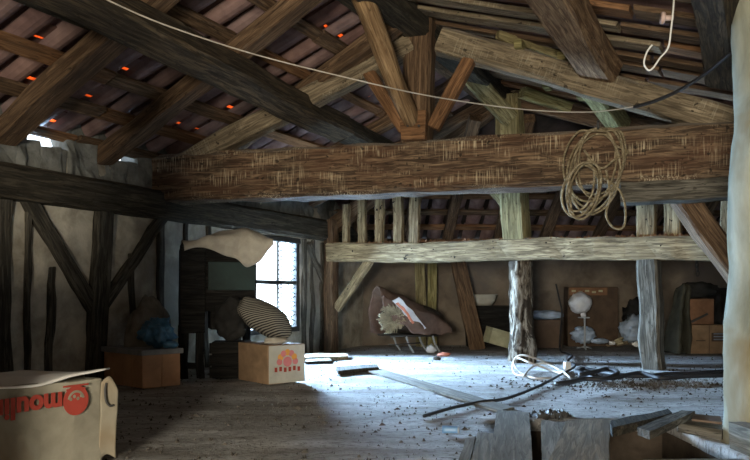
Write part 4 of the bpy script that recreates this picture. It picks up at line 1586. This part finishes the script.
# right-hand heap: cartons, coats and a hanging chain
D = 7.5
e, g = floorbox('carton', 'brown cardboard carton on the floor below the rust-brown one', 'carton', 689, 727.5, 325, D, 0.30, M_CARD, 0.0)
zc = g[2]
w_ = g[1] - g[0]
box('tape_seam', (0.004, 0.003, zc * 0.98), basis((g[0] + w_ * 0.52, D - 0.0055, zc / 2), (1, 0)), M_CARD2, e, 0)
box('printed_label', (w_ * 0.36, 0.003, zc * 0.30), basis((g[0] + w_ * 0.76, D - 0.0065, zc * 0.58), (1, 0)), M_CARD2, e, 0)
for k in range(3):
    box('print_line', (w_ * 0.26, 0.003, 0.012), basis((g[0] + w_ * 0.76, D - 0.009, zc * 0.50 + 0.028 * k), (1, 0)), M_BLUELOGO, e, 0)
box('print_line', (w_ * 0.24, 0.003, 0.012), basis((g[0] + w_ * 0.30, D - 0.0065, zc * 0.46), (1, 0)), M_CARD2, e, 0)
e, g2 = floorbox('carton', 'rust-brown open carton standing on the brown cardboard carton', 'carton', 690, 714, 299, D + 0.03, 0.22, M_COATR, 0.0, zc + 0.004)
beam('loose_flap', (g2[0] + 0.01, D + 0.02, zc + 0.03), (g2[0] + 0.17, D + 0.02, zc + 0.11), 0.01, 0.02, M_IRON, e, seg=2, wob=0)
sp = P(698, 291, 7.65)
tag(lump('black_bag', (sp.x, sp.y, g2[2] + 0.085), (0.20, 0.13, 0.085), M_COATB, None, 0.25, 2.0, 4, g2[2] + 0.003, 0.2), 'black crumpled bag on top of the rust-brown carton', 'bag')


def coat(t0, t1, b0, b1, pyt, D, label, mat, seed):
    gx = []
    zt = P(t0, pyt, D).z
    for j in range(7):
        row = []
        s = j / 6
        for i2 in range(11):
            t = i2 / 10
            px = (t0 + (t1 - t0) * t) * (1 - s) + (b0 + (b1 - b0) * t) * s
            x = P(px, 300, D).x
            z = zt * (1 - s) + 0.012 * s
            y = D + (0.03 + 0.06 * s) * math.sin(t * 14 + seed + s) - 0.08 * s + 0.10 * (2 * t - 1) ** 2
            row.append(V((x, y, z - 0.07 * (2 * t - 1) ** 2 * (1 - s))))
        gx.append(row)
    o = sheet('old_coat', gx, mat, None, 4, 0.025, 0.02, 9.0)
    tag(o, label, 'coat')
    return o


coat(679, 692, 666, 691, 284, 7.45, 'olive-brown old coat hanging in folds beside the brown cartons', M_COAT, 0.3)
coat(714, 734, 716, 742, 288, 7.95, 'black old coat hanging in shadow behind the brown cartons', M_COATB, 1.9)
p = P(697, 257, 7.7)
hc_ = empty('hanging_chain', (p.x, p.y, p.z - 0.25), 'short rusty chain hanging above the black bag', 'chain')
zt = P(697, 250, 7.7).z + 0.10
for k in range(9):
    c0 = V((p.x + 0.006 * math.sin(k), p.y, zt - 0.042 * k))
    ring = []
    for a in range(10):
        an = 2 * math.pi * a / 10
        r_ = V((0.014 * math.cos(an), 0, 0.030 * math.sin(an)))
        if k % 2: r_ = V((0, r_.x, r_.z))
        ring.append(c0 + r_)
    vs, fs = tube_geo(ring, 0.006, 5, True)
    mesh('link', vs, fs, M_IRON, hc_, None, True)

# ------------------------------------------------------------------ hoses and cables on the floor
def floor_path(lst, z=0.012):
    return [Fl(a, b, z) for a, b in lst]


pts = [P(556, 284, 8.0), P(559, 298, 7.95), P(562, 312, 7.9), P(561, 326, 7.85)] + [Fl(560, 349, 0.05)] + floor_path([(566, 353), (572, 356), (568, 361), (575, 366), (562, 374), (541, 385), (508, 398), (480, 402), (452, 408), (424, 416)])
tag(tube('black_cable', pts, 0.009, M_BLK, None, 8), 'long black cable snaking from the back corner across the floor', 'cable')
for k, (lst, lb) in enumerate((
        ([(577, 373), (584, 369), (600, 372), (622, 375), (645, 376), (668, 374), (700, 373), (735, 371)], 'thick black hose lying past the squared grey post'),
        ([(576, 371), (590, 376), (612, 378), (640, 373), (660, 378), (690, 376), (735, 375)], 'second black hose looped around the thick one'),
        ([(580, 375), (594, 372), (608, 369), (618, 373), (604, 379), (584, 379), (572, 382), (556, 384)], 'black hose end curling out of the tangle'))):
    pp = [Fl(a, b, 0.015 + 0.022 * k) for a, b in lst]
    tag(tube('black_hose', pp, 0.016, M_BLK, None, 8), lb, 'hose')
for k, (lst, lb) in enumerate((
        ([(565, 370, 0), (552, 366, 0.0), (540, 362, 0.02), (526, 357, 0.06), (515, 353, 0.08), (510, 359, 0.03), (512, 368, 0), (522, 370, 0)], 'grey-white hose looped round the foot of the worn log post'),
        ([(560, 368, 0), (548, 360, 0.02), (532, 353, 0.09), (518, 350, 0.11), (511, 356, 0.06), (516, 366, 0), (530, 372, 0), (548, 372, 0)], 'second grey-white hose bending over the first'),
        ([(566, 372, 0), (556, 364, 0.01), (540, 358, 0.04), (528, 362, 0.02), (520, 371, 0)], 'short grey-white hose end by the worn log post'))):
    pp = [Fl(a, b + 4, 0.012 + c_) + V((0, -0.12, 0)) for a, b, c_ in lst]
    tag(tube('white_hose', pp, 0.0085, M_CORDW, None, 8), lb, 'hose')
p = Fl(567, 371)
tag(box('junction_plug', (0.05, 0.035, 0.07), basis((p.x, p.y, 0.036), (1, 0.3)), M_WHITE, None, 0.006, 0.003, 1), 'white plug where the white hoses end', 'plug')
p = Fl(451, 434)
TNc = empty('blue_tin', (p.x, p.y, 0), 'small crushed blue tin lying on the bare floor', 'tin')
log('can', (p.x - 0.035, p.y + 0.01, 0.018), (p.x + 0.03, p.y - 0.005, 0.018), 0.017, 0.015, M_BLUETIN, TNc, 5, 12, 0.006, 0.0)
log('rim', (p.x + 0.028, p.y - 0.005, 0.018), (p.x + 0.034, p.y - 0.006, 0.018), 0.017, 0.017, M_METAL, TNc, 2, 12, 0.0, 0.0)

# ------------------------------------------------------------------ cord coil on the tie beam, cords and cables under the roof
CO = empty('cord_coil', T(596, 150, -0.06), 'coil of old stiff cord hung over the front of the tie beam', 'cord coil')


def Tc(px, py, off): return T(px, py, off)


for k in range(11):
    cxp, cyp = 596 + rnd.uniform(-5, 5), 165 + rnd.uniform(-8, 12)
    rx, ry = rnd.uniform(21, 29), rnd.uniform(34, 44)
    if k > 5:
        rx, ry, cxp, cyp = rnd.uniform(12, 18), rnd.uniform(24, 30), 583 + rnd.uniform(-5, 5), 190 + rnd.uniform(-4, 6)
    ring = []
    ph = rnd.random() * 6
    for a in range(14):
        an = 2 * math.pi * a / 14
        ring.append(Tc(cxp + rx * math.cos(an) * (1 + 0.06 * math.sin(2 * an + ph)) + 5 * math.sin(an), max(cyp - ry * math.sin(an), 128 + k * 0.6), -0.030 - 0.008 * k + 0.012 * math.sin(an * 3 + ph)))
    tube('cord_loop', ring, 0.0065, M_ROPE, CO, 5, 6, True)
tube('cord_tail', [Tc(606, 170, -0.05), Tc(610, 195, -0.06), Tc(606, 215, -0.07), Tc(614, 228, -0.07), Tc(624, 226, -0.06), Tc(625, 206, -0.05), Tc(619, 190, -0.05), Tc(604, 178, -0.05)], 0.007, M_ROPE, CO)
tube('cord_tail', [Tc(584, 150, -0.06), Tc(600, 168, -0.07), Tc(614, 160, -0.07), Tc(628, 152, -0.05), Tc(616, 146, -0.05)], 0.007, M_ROPE, CO)
tube('hook', [Tc(598, 122, 0.03), Tc(598, 122, -0.06), Tc(598, 128, -0.10), Tc(598, 122, -0.11)], 0.008, M_IRON, CO)

a, b = P(95, -6, 2.7), T(640, 107, -0.15)
pts = []
for (px, py, D) in ((95, -6, 2.6), (160, 23, 2.85), (250, 53, 3.2), (340, 76, 3.5), (430, 96, 3.8), (520, 109, 4.05), (590, 112, 4.2), (638, 106, 4.25)):
    pts.append(P(px, py, D))
tag(tube('stretched_line', pts, 0.0032, M_CORDW, None, 8), 'pale cord stretched under the rafters in front of the tie beam', 'cord')
pts = [P(px, py, D) for (px, py, D) in ((634, 107, 4.25), (655, 101, 4.1), (680, 90, 3.9), (705, 74, 3.7), (722, 60, 3.55), (731, 52, 3.45))]
tag(tube('thick_cable', pts, 0.010, M_BLK, None, 8), 'dark thick cable rising from the tie beam to the limewashed post', 'cable')
pts = [P(px, py, 3.3) for (px, py) in ((676, -45), (674, 0), (671, 30), (668, 48), (660, 58), (653, 68), (648, 70), (644, 63), (647, 52), (652, 45))]
tag(tube('white_wire', pts, 0.004, M_WHITE, None, 8), 'white wire hanging down and curled up at its end', 'wire')
p = P(663, 18, 3.36)
SPO = empty('porcelain_spool', p, 'small pinkish porcelain spool on a nail beside the white wire', 'insulator')
log('spool_flange', p + V((-0.008, 0, 0)), p + V((0.004, 0, 0)), 0.026, 0.026, M_SPOOL, SPO, 2, 14, 0, 0)
log('spool_shank', p, p + V((0.045, 0, 0)), 0.012, 0.012, M_SPOOL, SPO, 2, 12, 0, 0)
tube('nail', [p + V((0.04, 0, 0)), p + V((0.06, 0.02, 0.16))], 0.004, M_IRON, SPO, sm=False)
